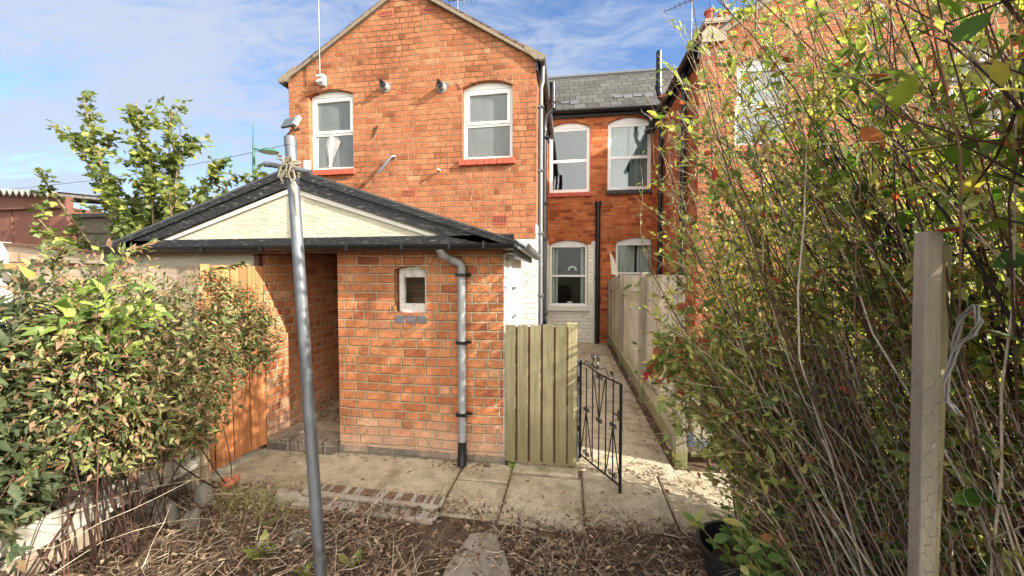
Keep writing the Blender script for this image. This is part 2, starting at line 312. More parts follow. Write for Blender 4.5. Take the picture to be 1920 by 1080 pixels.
# ------------------------------------------------------------------ mesh helpers
class MB:
    def __init__(s): s.v = []; s.f = []
    def quad(s, *p):
        n = len(s.v); s.v += [tuple(x) for x in p]; s.f.append(tuple(range(n, n+len(p)))); return s
    def box(s, x0, x1, y0, y1, z0, z1, jit=0., M=None):
        n = len(s.v)
        pts = [(x, y, z) for z in (z0, z1) for (x, y) in ((x0, y0), (x1, y0), (x1, y1), (x0, y1))]
        if jit: pts = [tuple(c+random.uniform(-jit, jit) for c in p) for p in pts]
        if M: pts = [tuple(M @ Vector(p)) for p in pts]
        s.v += pts
        s.f += [tuple(n+i for i in q) for q in ((3, 2, 1, 0), (4, 5, 6, 7), (0, 1, 5, 4), (1, 2, 6, 5), (2, 3, 7, 6), (3, 0, 4, 7))]
        return s
    def prism(s, poly, ext):
        """poly: planar 3d points; extruded along ext"""
        n = len(s.v); k = len(poly); e = Vector(ext)
        s.v += [tuple(p) for p in poly] + [tuple(Vector(p)+e) for p in poly]
        tri = tessellate_polygon([[Vector(p) for p in poly]])
        for t in tri: s.f.append(tuple(n+i for i in t)); s.f.append(tuple(n+k+i for i in reversed(t)))
        for i in range(k): j = (i+1) % k; s.f.append((n+i, n+j, n+k+j, n+k+i))
        return s
    def tube(s, path, r, sides=10, cap=True):
        P = [Vector(p) for p in path]; n0 = len(s.v); k = len(P)
        rs = r if isinstance(r, (list, tuple)) else [r]*k
        up = None
        for i, p in enumerate(P):
            t = (P[min(i+1, k-1)]-P[max(i-1, 0)]).normalized()
            if up is None: up = Vector((0, 0, 1)) if abs(t.z) < .9 else Vector((1, 0, 0))
            a = t.cross(up).normalized(); b = a.cross(t); up = b
            for q in range(sides):
                an = 2*math.pi*q/sides; s.v.append(tuple(p+(a*math.cos(an)+b*math.sin(an))*rs[i]))
        for i in range(k-1):
            for q in range(sides):
                q2 = (q+1) % sides
                s.f.append((n0+i*sides+q, n0+i*sides+q2, n0+(i+1)*sides+q2, n0+(i+1)*sides+q))
        if cap:
            s.f.append(tuple(n0+q for q in reversed(range(sides)))); s.f.append(tuple(n0+(k-1)*sides+q for q in range(sides)))
        return s
    def gutter(s, p0, p1, r=.055, th=.006, sides=8):
        p0, p1 = Vector(p0), Vector(p1); t = (p1-p0).normalized(); a = t.cross(Vector((0, 0, 1))).normalized()
        poly = [a*(math.cos(math.pi*i/sides)*r) - Vector((0, 0, 1))*(math.sin(math.pi*i/sides)*r) for i in range(sides+1)]
        poly += [q*(1-th/r) for q in reversed(poly)]
        return s.prism([p0+q for q in poly], p1-p0)
    def build(s, name, mat, parent=None, smooth=False, bevel=0.):
        me = bpy.data.meshes.new(name); me.from_pydata(s.v, [], s.f); me.materials.append(MATS[mat])
        if smooth:
            me.shade_smooth()
            me.set_sharp_from_angle(angle=R(40))
        o = bpy.data.objects.new(name, me); COL.objects.link(o)
        if parent: o.parent = parent
        if bevel:
            b = o.modifiers.new('bevel', 'BEVEL'); b.width = bevel; b.segments = 2; b.limit_method = 'ANGLE'
        return o
def tag(o, label=None, cat=None, group=None, kind=None):
    for k, v in (('label', label), ('category', cat), ('group', group), ('kind', kind)):
        if v: o[k] = v
    return o
def thing(name, label, cat, group=None):
    o = bpy.data.objects.new(name, None); COL.objects.link(o); o.empty_display_size = .1
    return tag(o, label, cat, group)

class G:
    """big numpy geometry: leaves and tubes"""
    def __init__(s): s.v = []; s.f = {}; s.n = 0
    def add(s, V, F):
        V = np.asarray(V, dtype=np.float32).reshape(-1, 3); s.v.append(V)
        for k, A in F.items(): s.f.setdefault(k, []).append(np.asarray(A, dtype=np.int64)+s.n)
        s.n += len(V); return s
    def build(s, name, mat, parent=None, smooth=True):
        V = np.concatenate(s.v); me = bpy.data.meshes.new(name)
        me.vertices.add(len(V)); me.vertices.foreach_set('co', V.ravel())
        loops = []; tot = []
        for k, L in s.f.items():
            A = np.concatenate(L); loops.append(A.ravel()); tot.append(np.full(len(A), k))
        loops = np.concatenate(loops).astype(np.int32); tot = np.concatenate(tot).astype(np.int32)
        st = np.concatenate([[0], np.cumsum(tot)[:-1]]).astype(np.int32)
        me.loops.add(len(loops)); me.loops.foreach_set('vertex_index', loops)
        me.polygons.add(len(tot)); me.polygons.foreach_set('loop_start', st); me.polygons.foreach_set('loop_total', tot)
        me.update(calc_edges=True); me.validate(); me.materials.append(MATS[mat])
        if smooth: me.shade_smooth()
        o = bpy.data.objects.new(name, me); COL.objects.link(o)
        if parent: o.parent = parent
        return o
def unit(a): return a/np.maximum(np.linalg.norm(a, axis=-1, keepdims=True), 1e-9)
OVAL = (np.array([(0, 0, 0), (.33, 0, .0), (.68, 0, -.03), (1, 0, -.16), (.28, .9, .24), (.66, .78, .16), (.28, -.9, .24), (.66, -.78, .16), (-.22, .04, 0), (-.22, -.04, 0)]),
        {3: [(0, 1, 4), (2, 3, 5), (0, 6, 1), (2, 7, 3), (0, 8, 9)], 4: [(1, 2, 5, 4), (1, 6, 7, 2)]})
LANCE = (np.array([(0, 0, 0), (.30, 0, .05), (.66, 0, -.06), (1, 0, -.42), (.30, 1, .30), (.64, .62, .10), (.30, -1, .22), (.64, -.62, .16)]),
        {3: [(0, 1, 4), (2, 3, 5), (0, 6, 1), (2, 7, 3)], 4: [(1, 2, 5, 4), (1, 6, 7, 2)]})
SMALL = (np.array([(0, 0, 0), (.45, .95, .25), (1, 0, -.1), (.45, -.95, .25)]), {3: [(0, 2, 1), (0, 3, 2)]})
_ml = [(0, 0), (-.06, .30), (.14, .34), (.10, .80), (.32, .58), (.42, .98), (.55, .66), (.62, .34), (.80, .36), (1., .0)]
_ml = _ml + [(a, -b) for a, b in reversed(_ml[1:-1])]
MAPLE = (np.array([(.34, 0, -.02)]+[(a, b, .22*abs(b)-.12*max(a-.5, 0)) for a, b in _ml]),
         {3: [(0, 1+i, 1+(i+1) % len(_ml)) for i in range(len(_ml))]})
CURL = (np.array([(0, 0, 0), (.35, .6, .5), (.35, -.6, .5), (.7, .55, .75), (.7, -.5, .7), (1, 0, .2), (.4, 0, 0), (.7, 0, .1)]),
        {4: [(0, 6, 7, 1), ], 3: [(1, 7, 3), (3, 7, 5), (0, 2, 6), (2, 4, 7), (2, 7, 6), (4, 5, 7)]})
def leaves(g, P, D, L, W, tmpl, up=(0, 0, 1), tilt=.5):
    V, F = tmpl; n = len(P); D = unit(D)
    up = np.asarray(up, float)+rng.normal(0, tilt, (n, 3)); S = unit(np.cross(D, up)); N = np.cross(S, D)
    L = np.broadcast_to(L, (n,))[:, None, None]; W = np.broadcast_to(W, (n,))[:, None, None]*.5
    pts = P[:, None, :]+D[:, None, :]*L*V[None, :, 0:1]+S[:, None, :]*W*V[None, :, 1:2]+N[:, None, :]*W*V[None, :, 2:3]
    off = (np.arange(n)*len(V))[:, None, None]
    g.add(pts, {k: (np.asarray(A)[None]+off).reshape(-1, k) for k, A in F.items()})
def grow(P0, D0, L, K, wob=.12, pull=(0, 0, 0)):
    P = [P0]; D = unit(D0); L = np.broadcast_to(L, (len(P0),))[:, None]
    for i in range(K):
        P.append(P[-1]+D*L/K); D = unit(D+rng.normal(0, wob, D.shape)+np.asarray(pull))
    return np.stack(P, 1)
def tubes(g, paths, r0, r1, sides=3):
    N, K, _ = paths.shape; Tn = unit(np.gradient(paths, axis=1))
    ref = np.where(np.abs(Tn[..., 2:3]) < .8, np.array([0, 0, 1.]), np.array([1., 0, 0])); A = unit(np.cross(Tn, ref)); B = np.cross(Tn, A)
    r0 = np.broadcast_to(r0, (N,))[:, None]; r1 = np.broadcast_to(r1, (N,))[:, None]; t = np.linspace(0, 1, K)[None]
    r = (r0*(1-t)+r1*t)[..., None, None]; an = np.arange(sides)*2*np.pi/sides
    V = paths[:, :, None, :]+r*(A[:, :, None, :]*np.cos(an)[:, None]+B[:, :, None, :]*np.sin(an)[:, None])
    base = (np.arange(N)*K*sides)[:, None, None]+(np.arange(K-1)*sides)[None, :, None]; q = np.arange(sides)[None, None]; q2 = (q+1) % sides
    F = np.stack([base+q, base+q2, base+sides+q2, base+sides+q], -1).reshape(-1, 4); g.add(V, {4: F})
def sample(paths, n, t0=0., t1=1., wts=None):
    N, K, _ = paths.shape; i = rng.choice(N, n, p=wts); t = rng.uniform(t0, t1, n)*(K-1); k = np.minimum(t.astype(int), K-2); f = (t-k)[:, None]
    a, b = paths[i, k], paths[i, k+1]; return a*(1-f)+b*f, unit(b-a)
def rdir(n, s=1.): return rng.normal(0, s, (n, 3))

# ------------------------------------------------------------------ SETTING: ground
def terrain():
    xs = np.linspace(-4.4, 3.6, 150); ys = np.linspace(-2.5, 2.32, 110)
    X, Y = np.meshgrid(xs, ys); Z = .014*np.sin(X*23+3*np.sin(Y*9))*np.sin(Y*27+2*np.sin(X*11))+.010*np.sin(X*41+Y*17)*np.sin(Y*47-X*13)+.03*np.sin(X*3.1+Y*2)+.03*np.sin(Y*5.3-X*1.7)+rng.normal(0, .008, X.shape)-.02
    Z = Z*np.clip((2.30-Y)/.35, .0, 1)-.035*np.clip((Y-2.1)/.2, 0, 1)
    V = np.stack([X, Y, Z], -1).reshape(-1, 3); n = len(xs)
    i = (np.arange(len(ys)-1)[:, None]*n+np.arange(n-1)[None]).ravel()
    return G().add(V, {4: np.stack([i, i+1, i+n+1, i+n], -1)}).build('soil_bed', 'soil')
tag(terrain(), kind='structure')
tag(MB().quad((-1500, -1500, -.10), (1500, -1500, -.10), (1500, 1500, -.10), (-1500, 1500, -.10)).build('ground', 'far_ground'), kind='structure')

def slab(mb, x0, x1, y0, y1, top, skew=0.):
    b = .012; h = -.08
    dz = [random.uniform(-.004, .004) for _ in range(4)]
    P = [(x0+skew, y0), (x1+skew, y0), (x1, y1), (x0, y1)]
    cx, cy = (x0+x1)/2, (y0+y1)/2
    n = len(mb.v)
    for (x, y) in P: mb.v.append((x, y, h))
    for k, (x, y) in enumerate(P): mb.v.append((x, y, top+dz[k]-b))
    for k, (x, y) in enumerate(P): mb.v.append((x-math.copysign(b, x-cx), y-math.copysign(b, y-cy), top+dz[k]))
    for q in range(4):
        q2 = (q+1) % 4
        mb.f.append((n+q, n+q2, n+4+q2, n+4+q)); mb.f.append((n+4+q, n+4+q2, n+8+q2, n+8+q))
    mb.f.append((n+8, n+9, n+10, n+11))
pv = MB()
slab(pv, -2.72, -.83, 2.33, 2.86, .0)
slab(pv, -.815, -.437, 2.20, 2.60, .002); slab(pv, -.815, -.437, 2.615, 2.86, .006)
slab(pv, -.425, .091, 2.18, 2.745, .0); slab(pv, -.425, .07, 2.76, 2.88, .01)
slab(pv, .104, .646, 2.24, 2.865, .0); slab(pv, .659, 1.5, 2.27, 3.0, -.004)
slab(pv, -2.6, -1.5, 2.2, 2.31, -.012)
tag(pv.build('patio', 'paving'), kind='structure')
pt = MB(); y = 2.885
for L in (.82, .62, .7, .66, .7, .72, .64, .70):
    slab(pt, -.47, .805, y, y+L-.02, random.uniform(-.003, .003)); y += L
tag(pt.build('path', 'paving'), kind='structure')
tag(MB().box(-2.75, 1.6, 2.0, 9., -.09, -.016).build('path_bedding', 'soil'), kind='structure')

# ------------------------------------------------------------------ windows, walls
def arc(x0, x1, zs, rise, n=10):
    """points along an arched top from x1 to x0 (right to left); zs spring height"""
    c = x1-x0; r = (c*c/4+rise*rise)/(2*rise); zc = zs+rise-r; xm = (x0+x1)/2; a = math.asin(c/2/r)
    return [(xm+r*math.sin(a-2*a*i/n), zc+r*math.cos(a-2*a*i/n)) for i in range(n+1)]
def hole(x0, x1, z0, z1, rise): return [(x0, z0), (x1, z0)]+arc(x0, x1, z1-rise, rise)
def wall(name, outline, holes, Y, mat, parent, depth=.11):
    mb = MB(); allp = outline+[p for h in holes for p in h]
    tri = tessellate_polygon([[Vector((x, z, 0)) for x, z in L] for L in [outline]+holes])
    mb.v = [(x, Y, z) for x, z in allp]
    for t in tri:
        a, b, c = (Vector(mb.v[i]) for i in t)
        mb.f.append(tuple(t) if (b-a).cross(c-a).y < 0 else tuple(reversed(t)))
    for h in holes:
        for i in range(len(h)):
            (xa, za), (xb, zb) = h[i], h[(i+1) % len(h)]
            mb.quad((xa, Y, za), (xb, Y, zb), (xb, Y+depth, zb), (xa, Y+depth, za))
    return mb.build(name, mat, parent)
def brick_arch(parent, x0, x1, z1, rise, Y, h, n, mat='brick_wing', proud=.004):
    zs = z1-rise; c = x1-x0; r = (c*c/4+rise*rise)/(2*rise); zc = zs+rise-r; xm = (x0+x1)/2; a = math.asin(c/2/r)*1.10
    mb = MB()
    for i in range(n):
        a0 = -a+2*a*(i+.05)/n; a1 = -a+2*a*(i+.95)/n; hh = h+random.uniform(-.012, .012); pr = proud+random.uniform(0, .004)
        P = [(xm+(r+d)*math.sin(t), Y-pr, zc+(r+d)*math.cos(t)) for t, d in ((a0, .002), (a1, .002), (a1, hh), (a0, hh))]
        mb.prism(P, (0, pr-.0005, 0))
    return mb.build('brick_arch', mat, parent)
def window(parent, x0, x1, z0, z1, rise, Y, split, pane='pane_clear', sill=None, opener=True, setback=.075, label=None, fw=.052, curtain=None, mat='upvc', lower_open=False):
    yf = Y+setback; zt = z1-rise-.012
    f = MB()
    yo, yb = yf, yf+.055
    f.box(x0+.002, x0+fw, yo, yb, z0+.002, zt); f.box(x1-fw, x1-.002, yo, yb, z0+.002, zt)
    f.box(x0+fw, x1-fw, yo+.001, yb-.001, z0+.002, z0+fw*1.15); f.box(x0+fw, x1-fw, yo+.001, yb-.001, zt-fw*.8, zt)
    zm = z0+(zt-z0)*split
    f.box(x0+fw, x1-fw, yo+.002, yb-.002, zm-fw*.42, zm+fw*.42)
    win = f.build('window', mat, parent, bevel=.006)
    if label: win['label'] = label
    # arched head panel
    hp = [(x0+.002, zt+.001), (x1-.002, zt+.001)]+[(min(max(px, x0+.002), x1-.002), pz-.002) for px, pz in arc(x0, x1, z1-rise, rise)]
    MB().prism([(px, yo-.004, pz) for px, pz in hp], (0, .03, 0)).build('head_panel', mat, win)
    def sash(za, zb, on):
        p0 = x0+fw; p1 = x1-fw
        if on:
            s = .038; sb = MB(); ys, ye = yo-.014, yo+.03
            sb.box(p0-.012, p0+s, ys, ye, za-.010, zb+.010); sb.box(p1-s, p1+.012, ys, ye, za-.010, zb+.010)
            sb.box(p0+s, p1-s, ys+.001, ye, za-.010, za+s*.85); sb.box(p0+s, p1-s, ys+.001, ye, zb-s*.85, zb+.010)
            sb.build('sash', mat, win, bevel=.005); p0 += s; p1 -= s; za += s*.85; zb -= s*.85
        MB().box(p0-.004, p1+.004, yo+.014, yo+.02, za-.004, zb+.004).build('pane', pane, win)
    sash(zm+fw*.42, zt-fw*.8, opener); sash(z0+fw*1.15, zm-fw*.42, lower_open)
    if sill:
        smat, sh, sp, ov, nb = sill
        sb = MB()
        if nb:
            wv = (x1-x0+2*ov)/nb
            for i in range(nb): sb.box(x0-ov+i*wv+.003, x0-ov+(i+1)*wv-.003, Y-sp, Y+setback+.03, z0-sh, z0+.001, jit=.002)
        else: sb.box(x0-ov, x1+ov, Y-sp, Y+setback+.03, z0-sh, z0+.001)
        sb.build('sill', smat, win, bevel=.005)
    if curtain:
        for (ca, cb, zlo, cm) in curtain:
            g = MB(); n = max(8, int((cb-ca)/.012)); yb0 = yf+.17
            P = [(ca+(cb-ca)*i/n, yb0+.018*math.sin(i*1.25)+.008*math.sin(i*3.1+ca*9)) for i in range(n+1)]
            for i in range(n): g.quad((*P[i], zlo), (*P[i+1], zlo), (*P[i+1], z1-.05), (*P[i], z1-.05))
            g.build('curtain', cm, win, smooth=True)
    return win
def roof_quad(name, a, b, c, d, th, mat, parent):
    n = (Vector(b)-Vector(a)).cross(Vector(d)-Vector(a)).normalized()
    return MB().prism([a, b, c, d], -n*th if n.z > 0 else n*th).build(name, mat, parent)
def clips(mb, x, y, z, r): mb.box(x-r*1.35, x+r*1.35, y-r*1.15, y+r*1.15, z-.012, z+.012)

# ------------------------------------------------------------------ brick house wing (left)
hw = thing('brick_house', 'two storey orange brick gabled rear wing behind the outhouse, two white windows under the gable', 'house')
hx0, hx1, hY, hZ, ax, az, hB = -4.41, -.49, 5.40, 4.585, -2.43, 5.775, 8.39
WL = (-4.065, -3.31, 3.14, 4.375, .075); WR = (-1.575, -.825, 3.19, 4.325, .085)
wall('wall', [(hx0, -.1), (hx1, -.1), (hx1, hZ), (ax, az), (hx0, hZ)], [hole(*WL), hole(*WR)], hY, 'brick_wing', hw)
MB().quad((hx1, hY, -.1), (hx1, hB, -.1), (hx1, hB, hZ), (hx1, hY, hZ)).build('side_wall', 'brick_wing', hw)
MB().quad((hx0, hB, -.1), (hx0, hY, -.1), (hx0, hY, hZ), (hx0, hB, hZ)).build('side_wall', 'brick_wing', hw)
MB().box(-1.02, hx1+.004, hY-.004, hY+.01, -.08, 2.02).build('painted_wall', 'brick_painted', hw)
MB().box(hx1, hx1+.005, hY+.01, hB, -.08, 2.25).build('painted_wall', 'brick_painted', hw)
brick_arch(hw, WL[0], WL[1], WL[3], WL[4], hY, .125, 9); brick_arch(hw, WR[0], WR[1], WR[3], WR[4], hY, .125, 9)
w1 = window(hw, *WL, hY, .50, 'pane_frosted', ('sill_red', .085, .05, .03, 8), label='white window at left with a cloth hanging behind its lower pane')
w2 = window(hw, *WR, hY, .50, 'pane_frosted', ('sill_red', .085, .05, .045, 9), label='white frosted window at right, no cloth')
# cloth behind left lower pane
ct = MB()
for (z, a, b_, c, d) in ((3.70, -3.79, -3.74, -3.70, -3.63), (3.62, -3.82, -3.755, -3.69, -3.57), (3.55, -3.84, -3.775, -3.70, -3.60), (3.46, -3.83, -3.78, -3.72, -3.65), (3.36, -3.805, -3.77, -3.735, -3.69), (3.27, -3.79, -3.765, -3.74, -3.715), (3.205, -3.82, -3.78, -3.745, -3.72)):
    ct.v += [(a, hY+.086, z), (b_, hY+.068, z+.01), (c, hY+.088, z-.01), (d, hY+.074, z-.02)]
for i in range(6):
    for j in range(3): ct.f.append((i*4+j, i*4+4+j, i*4+5+j, i*4+1+j))
ct.build('cloth', 'towel', w1)
MB().box(-4.01, -3.965, hY+.083, hY+.087, 3.22, 3.68, jit=.004).build('net_edge', 'towel', w1)
ov = .045; k = (az-hZ)/(hx1-ax)
for sgn in (-1, 1):
    ex = hx1+.13 if sgn > 0 else hx0-.10; ez = hZ-.115*k+.02
    a = (ex, hY-ov, ez); b = (ax, hY-ov, az+.03)
    MB().prism([a, b, (ax, hB, az+.03), (ex, hB, ez)], (0, 0, .035)).build('roof', 'clay_tile', hw)
    e2 = (hx1 if sgn > 0 else hx0); ez2 = hZ-.01
    MB().prism([(e2, hY-ov-.004, ez2-.022), (e2, hY-ov-.004, ez2+.025), (ax, hY-ov-.004, az+.045), (ax, hY-ov-.004, az-.012)], (0, .05, 0)).build('verge', 'verge_mortar', hw)
    MB().prism([(e2+sgn*.14, hY-ov-.007, ez-.01), (e2+sgn*.14, hY-ov-.007, ez+.045), (e2-sgn*.16, hY-ov-.007, ez+.045+.3*k), (e2-sgn*.16, hY-ov-.007, ez+.3*k-.035), (e2, hY-ov-.007, hZ-.052)], (0, .047, 0)).build('verge', 'verge_mortar', hw)
MB().box(hx1+.002, hx1+.03, hY-.02, hB-.01, hZ-.19, hZ-.055).build('fascia', 'black_paint', hw)
MB().gutter((hx1+.09, hY-.06, hZ-.03), (hx1+.09, hB-.02, hZ-.05)).build('gutter', 'grey_plastic', hw, smooth=True)
MB().gutter((hx0-.09, hY-.06, hZ-.03), (hx0-.09, hB-.02, hZ-.05)).build('gutter', 'grey_plastic', hw, smooth=True)
for i in range(6): MB().box(hx1+.03, hx1+.09, hY+.15+i*.5, hY+.18+i*.5, hZ-.12, hZ-.09).build('gutter_bracket', 'black_paint', hw)
for (x, z, big) in ((-2.77, 4.34, 0), (-1.88, 4.27, 1)):
    fl = MB().tube([(x, hY-.001, z), (x, hY-.085, z)], .052, 16).tube([(x, hY-.001, z), (x, hY-.012, z)], .075, 16).build('flue', 'grey_pipe_pale', hw, smooth=True)
    MB().tube([(x, hY-.0855, z), (x, hY-.115, z), (x, hY-.1155, z), (x, hY-.10, z)], [.045, .043, .034, .03], 14).tube([(x-.01, hY-.09, z+.02), (x-.012, hY-.145, z+.045)], .022, 8).build('flue_cap', 'black_plastic', fl, smooth=True)
    if big:
        pts = [(x+math.cos(t)*(.085+.03*math.sin(3*t+1)+.012*math.sin(7*t)), hY-.005, z+.015+math.sin(t)*(.085+.03*math.sin(3*t+1))) for t in [2*math.pi*i/22 for i in range(22)]]
        MB().prism(pts, (0, .0045, 0)).build('mortar_patch', 'concrete_lump', fl)
for (x, z, ww, hh, mt) in ((-2.745, 5.43, .20, .07, 'terracotta'), (-2.10, 5.405, .20, .07, 'terracotta'), (-2.41, 2.75, .20, .075, 'terracotta'), (-1.01, 2.31, .20, .13, 'terracotta')):
    mb = MB().box(x-ww/2, x+ww/2, hY-.006, hY+.01, z-hh/2, z-hh/2+.01).box(x-ww/2, x+ww/2, hY-.006, hY+.01, z+hh/2-.01, z+hh/2)
    nn = 9
    for i in range(nn+1): mb.box(x-ww/2+(ww-.008)*i/nn, x-ww/2+(ww-.008)*i/nn+.008, hY-.0055, hY+.01, z-hh/2+.0101, z+hh/2-.0101)
    ab = mb.build('air_brick', mt, hw)
    MB().box(x-ww/2+.004, x+ww/2-.004, hY-.002, hY+.002, z-hh/2+.004, z+hh/2-.004).build('gap_shade', 'room_dark', ab)  # near-black plate on the solid wall, standing in for shade in the openings
MB().tube([(-2.63, hY-.01, 3.30), (-2.66, hY-.06, 3.28), (-2.86, hY-.10, 3.03)], .022, 10).build('overflow_pipe', 'galv_cap', hw, smooth=True)
MB().tube([(-1.92, hY+.01, 3.06), (-1.92, hY-.10, 3.055)], .013, 8).build('overflow_pipe', 'cream_trim', hw, smooth=True)
MB().tube([(-2.98, hY-.008, 3.72), (-2.90, hY-.02, 3.77), (-2.99, hY-.012, 3.60)], .007, 6).build('wall_hook', 'black_iron', hw)
# downpipes at the right corner
dp = MB().tube([(hx1+.09, hY+.10, hZ-.06), (hx1+.09, hY+.10, hZ-.30), (hx1+.07, hY+.03, hZ-.42), (hx1+.07, hY+.03, .02)], .032, 12)
for z in (3.9, 3.0, 2.1, 1.2): clips(dp, hx1+.07, hY+.03, z, .034)
dp.build('downpipe', 'grey_plastic', hw, smooth=True)
sp = MB().tube([(hx1+.09, hY+.42, .02), (hx1+.09, hY+.42, 3.75), (hx1+.11, hY+.42, 3.92), (hx1+.20, hY+.42, 4.02), (hx1+.22, hY+.42, 4.15), (hx1+.22, hY+.42, 4.42)], .045, 12)
for z in (3.6, 2.6, 2.05, .9): clips(sp, hx1+.09, hY+.42, z, .05)
for z in (3.72, 4.06, 4.16): sp.tube([(hx1+(.09 if z < 3.9 else .215), hY+.42, z-.03), (hx1+(.09 if z < 3.9 else .22), hY+.42, z+.03)], .056, 12)
sp.build('soil_pipe', 'black_plastic', hw, smooth=True)

# ------------------------------------------------------------------ main range behind
bh = thing('terraced_house', 'slate roofed brick range at the back, closing the far end of the path', 'house')
bY = 8.40
BW = [(-.46, .43, 3.31, 4.85, .11), (.80, 1.715, 3.33, 4.89, .12), (-.45, .395, .80, 2.27, .10), (.99, 1.90, 1.32, 2.31, .11)]
wall('wall', [(-6, -.1), (8, -.1), (8, 5.10), (-6, 5.10)], [hole(*q) for q in BW], bY, 'brick_back', bh)
pw = [(-.489, .0), (.57, .0), (.57, 2.24), (-.489, 2.24)]
wall('painted_wall', pw, [[(-.452, .798), (.397, .798), (.397, 2.2395), (-.452, 2.2395)]], bY-.005, 'brick_painted', bh, .004)
wl = [None]*4
wl[0] = window(bh, *BW[0], bY, .50, 'pane_sky', ('sill_red', .09, .05, .03, 8), setback=.06, fw=.075, opener=False, label='upper left white window reflecting the sky')
wl[1] = window(bh, *BW[1], bY, .50, 'pane_sky', ('sill_dark', .09, .05, .03, 9), setback=.06, fw=.075, opener=False, label='upper right white window with net curtains and a dark sill', curtain=[(.8, 1.24, 3.3, 'curtain'), (1.29, 1.7, 3.3, 'curtain')])
wl[2] = window(bh, *BW[2], bY, .50, 'pane_clear', ('sill_white', .10, .06, .03, 0), setback=.06, opener=False, label='ground floor window with a pale curtain at each side of a dark room', curtain=[(-.42, -.27, .8, 'curtain'), (.25, .36, .8, 'curtain')])
wl[3] = window(bh, *BW[3], bY, .25, 'pane_clear', ('sill_white', .06, .05, .03, 0), setback=.06, opener=False, label='ground floor window with net curtains above the path fence', curtain=[(1.0, 1.42, 1.3, 'curtain'), (1.47, 1.9, 1.3, 'curtain')])
MB().tube([(-.03, bY+.14, 1.60), (.0, bY+.14, 1.67), (.06, bY+.14, 1.69), (.12, bY+.14, 1.67), (.15, bY+.14, 1.60)], .02, 8).build('window_ornament', 'upvc', wl[2])
MB().box(-.05, .06, bY+.125, bY+.15, .865, .90).build('window_ornament', 'upvc', wl[2])
for q, n in zip(BW, (10, 10, 10, 10)): brick_arch(bh, q[0]-.01, q[1]+.01, q[3], q[4], bY, .17, n, 'brick_back', .006)
MB().box(-6, 8, bY+3.5, bY+3.6, -.1, 5).build('inner_wall', 'room_dark', bh)
MB().box(-6, 8, bY+.3, bY+3.5, 2.75, 2.85).build('floor', 'room_dark', bh)
MB().prism([(-6, bY-.12, 5.05), (8, bY-.12, 5.05), (8, 10.55, 6.90), (-6, 10.55, 6.90)], (0, .02, -.04)).build('roof', 'slate', bh)
MB().prism([(-6, 10.55, 6.9), (8, 10.55, 6.9), (8, 12.7, 5.0), (-6, 12.7, 5.0)], (0, -.02, -.04)).build('roof', 'slate', bh)
MB().tube([(-6, 10.55, 6.90), (8, 10.55, 6.90)], .07, 8).build('ridge', 'lead', bh)
MB().gutter((-.5, bY-.14, 5.05), (1.75, bY-.14, 5.02), .055).build('gutter', 'black_plastic', bh)
MB().box(-6, 8, bY-.06, bY-.002, 4.92, 5.035).build('fascia', 'black_paint', bh)
for (x, y, n) in ((.98, 8.78, 4), (-.22, 8.66, 2)):
    fl = MB()
    z = 5.05+(y-(bY-.12))*(6.9-5.05)/(10.55-bY+.12)
    for i in range(n):
        x0 = x+i*.21+random.uniform(-.01, .01); fl.prism([(x0, y-.06*(i % 2), z+.012-.055*(i % 2)), (x0+.19, y-.06*(i % 2), z+.012-.055*(i % 2)), (x0+.19, y+.13, z+.015+.112), (x0, y+.13, z+.015+.112)], (0, -.003, .008))
    fl.build('slipped_slate', 'lead', bh)
MB().tube([(.60, bY-.09, -.02), (.60, bY-.09, 3.0)], .052, 12).tube([(.60, bY-.09, 3.0), (.60, bY-.09, 3.08)], .07, 12).tube([(.60, bY-.09, 1.40), (.60, bY-.09, 1.46)], .066, 12).build('vent_pipe', 'black_iron', bh, smooth=True)
MB().tube([(1.46, bY-.14, 5.0), (1.46, bY-.12, 4.9), (1.60, bY-.09, 4.82), (1.66, bY-.08, 4.76), (1.66, bY-.08, 4.5)], .035, 10).build('downpipe', 'black_plastic', bh, smooth=True)
MB().box(.515, .545, bY-.03, bY+.0, 0, 2.2).build('cable_trunking', 'cream_trim', bh)

# ------------------------------------------------------------------ neighbour wing (right)
nw = thing('brick_house', 'orange brick house wing at right with chimney pots, mostly hidden by the shrub', 'house')
nx, nY, nZ, nx2 = 1.72, 5.46, 4.58, 5.62; nax, naz = 3.67, 5.78
NW = [(2.17, 2.83, 3.22, 4.39, .08), (4.62, 5.25, 3.22, 4.30, .08)]
wall('wall', [(nx, -.1), (nx2, -.1), (nx2, nZ), (nax, naz), (nx, nZ)], [hole(*q) for q in NW], nY, 'brick_wing', nw)
MB().quad((nx, bY-.01, -.1), (nx, nY, -.1), (nx, nY, nZ), (nx, bY-.01, nZ)).build('side_wall', 'brick_back', nw)
MB().quad((nx2, nY, -.1), (nx2, bY, -.1), (nx2, bY, nZ), (nx2, nY, nZ)).build('side_wall', 'brick_back', nw)
for i, q in enumerate(NW):
    window(nw, *q, nY, .5, 'pane_sky', ('sill_red', .085, .05, .04, 8), label=('white window nearest the chimney', 'white window seen through the top of the shrub')[i], curtain=[(q[0], q[1], q[2], 'curtain')])
    brick_arch(nw, q[0], q[1], q[3], q[4], nY, .125, 9)
k = (naz-nZ)/(nax-nx)
for ex, e2, s in ((nx-.13, nx, -1), (nx2+.13, nx2, 1)):
    MB().prism([(ex, nY-.045, nZ-.05), (nax, nY-.045, naz+.03), (nax, bY, naz+.03), (ex, bY, nZ-.05)], (0, 0, .035)).build('roof', 'slate', nw)
    MB().prism([(e2, nY-.05, nZ-.055), (e2, nY-.05, nZ+.025), (nax, nY-.05, naz+.045), (nax, nY-.05, naz-.045)], (0, .05, 0)).build('verge', 'verge_mortar', nw)
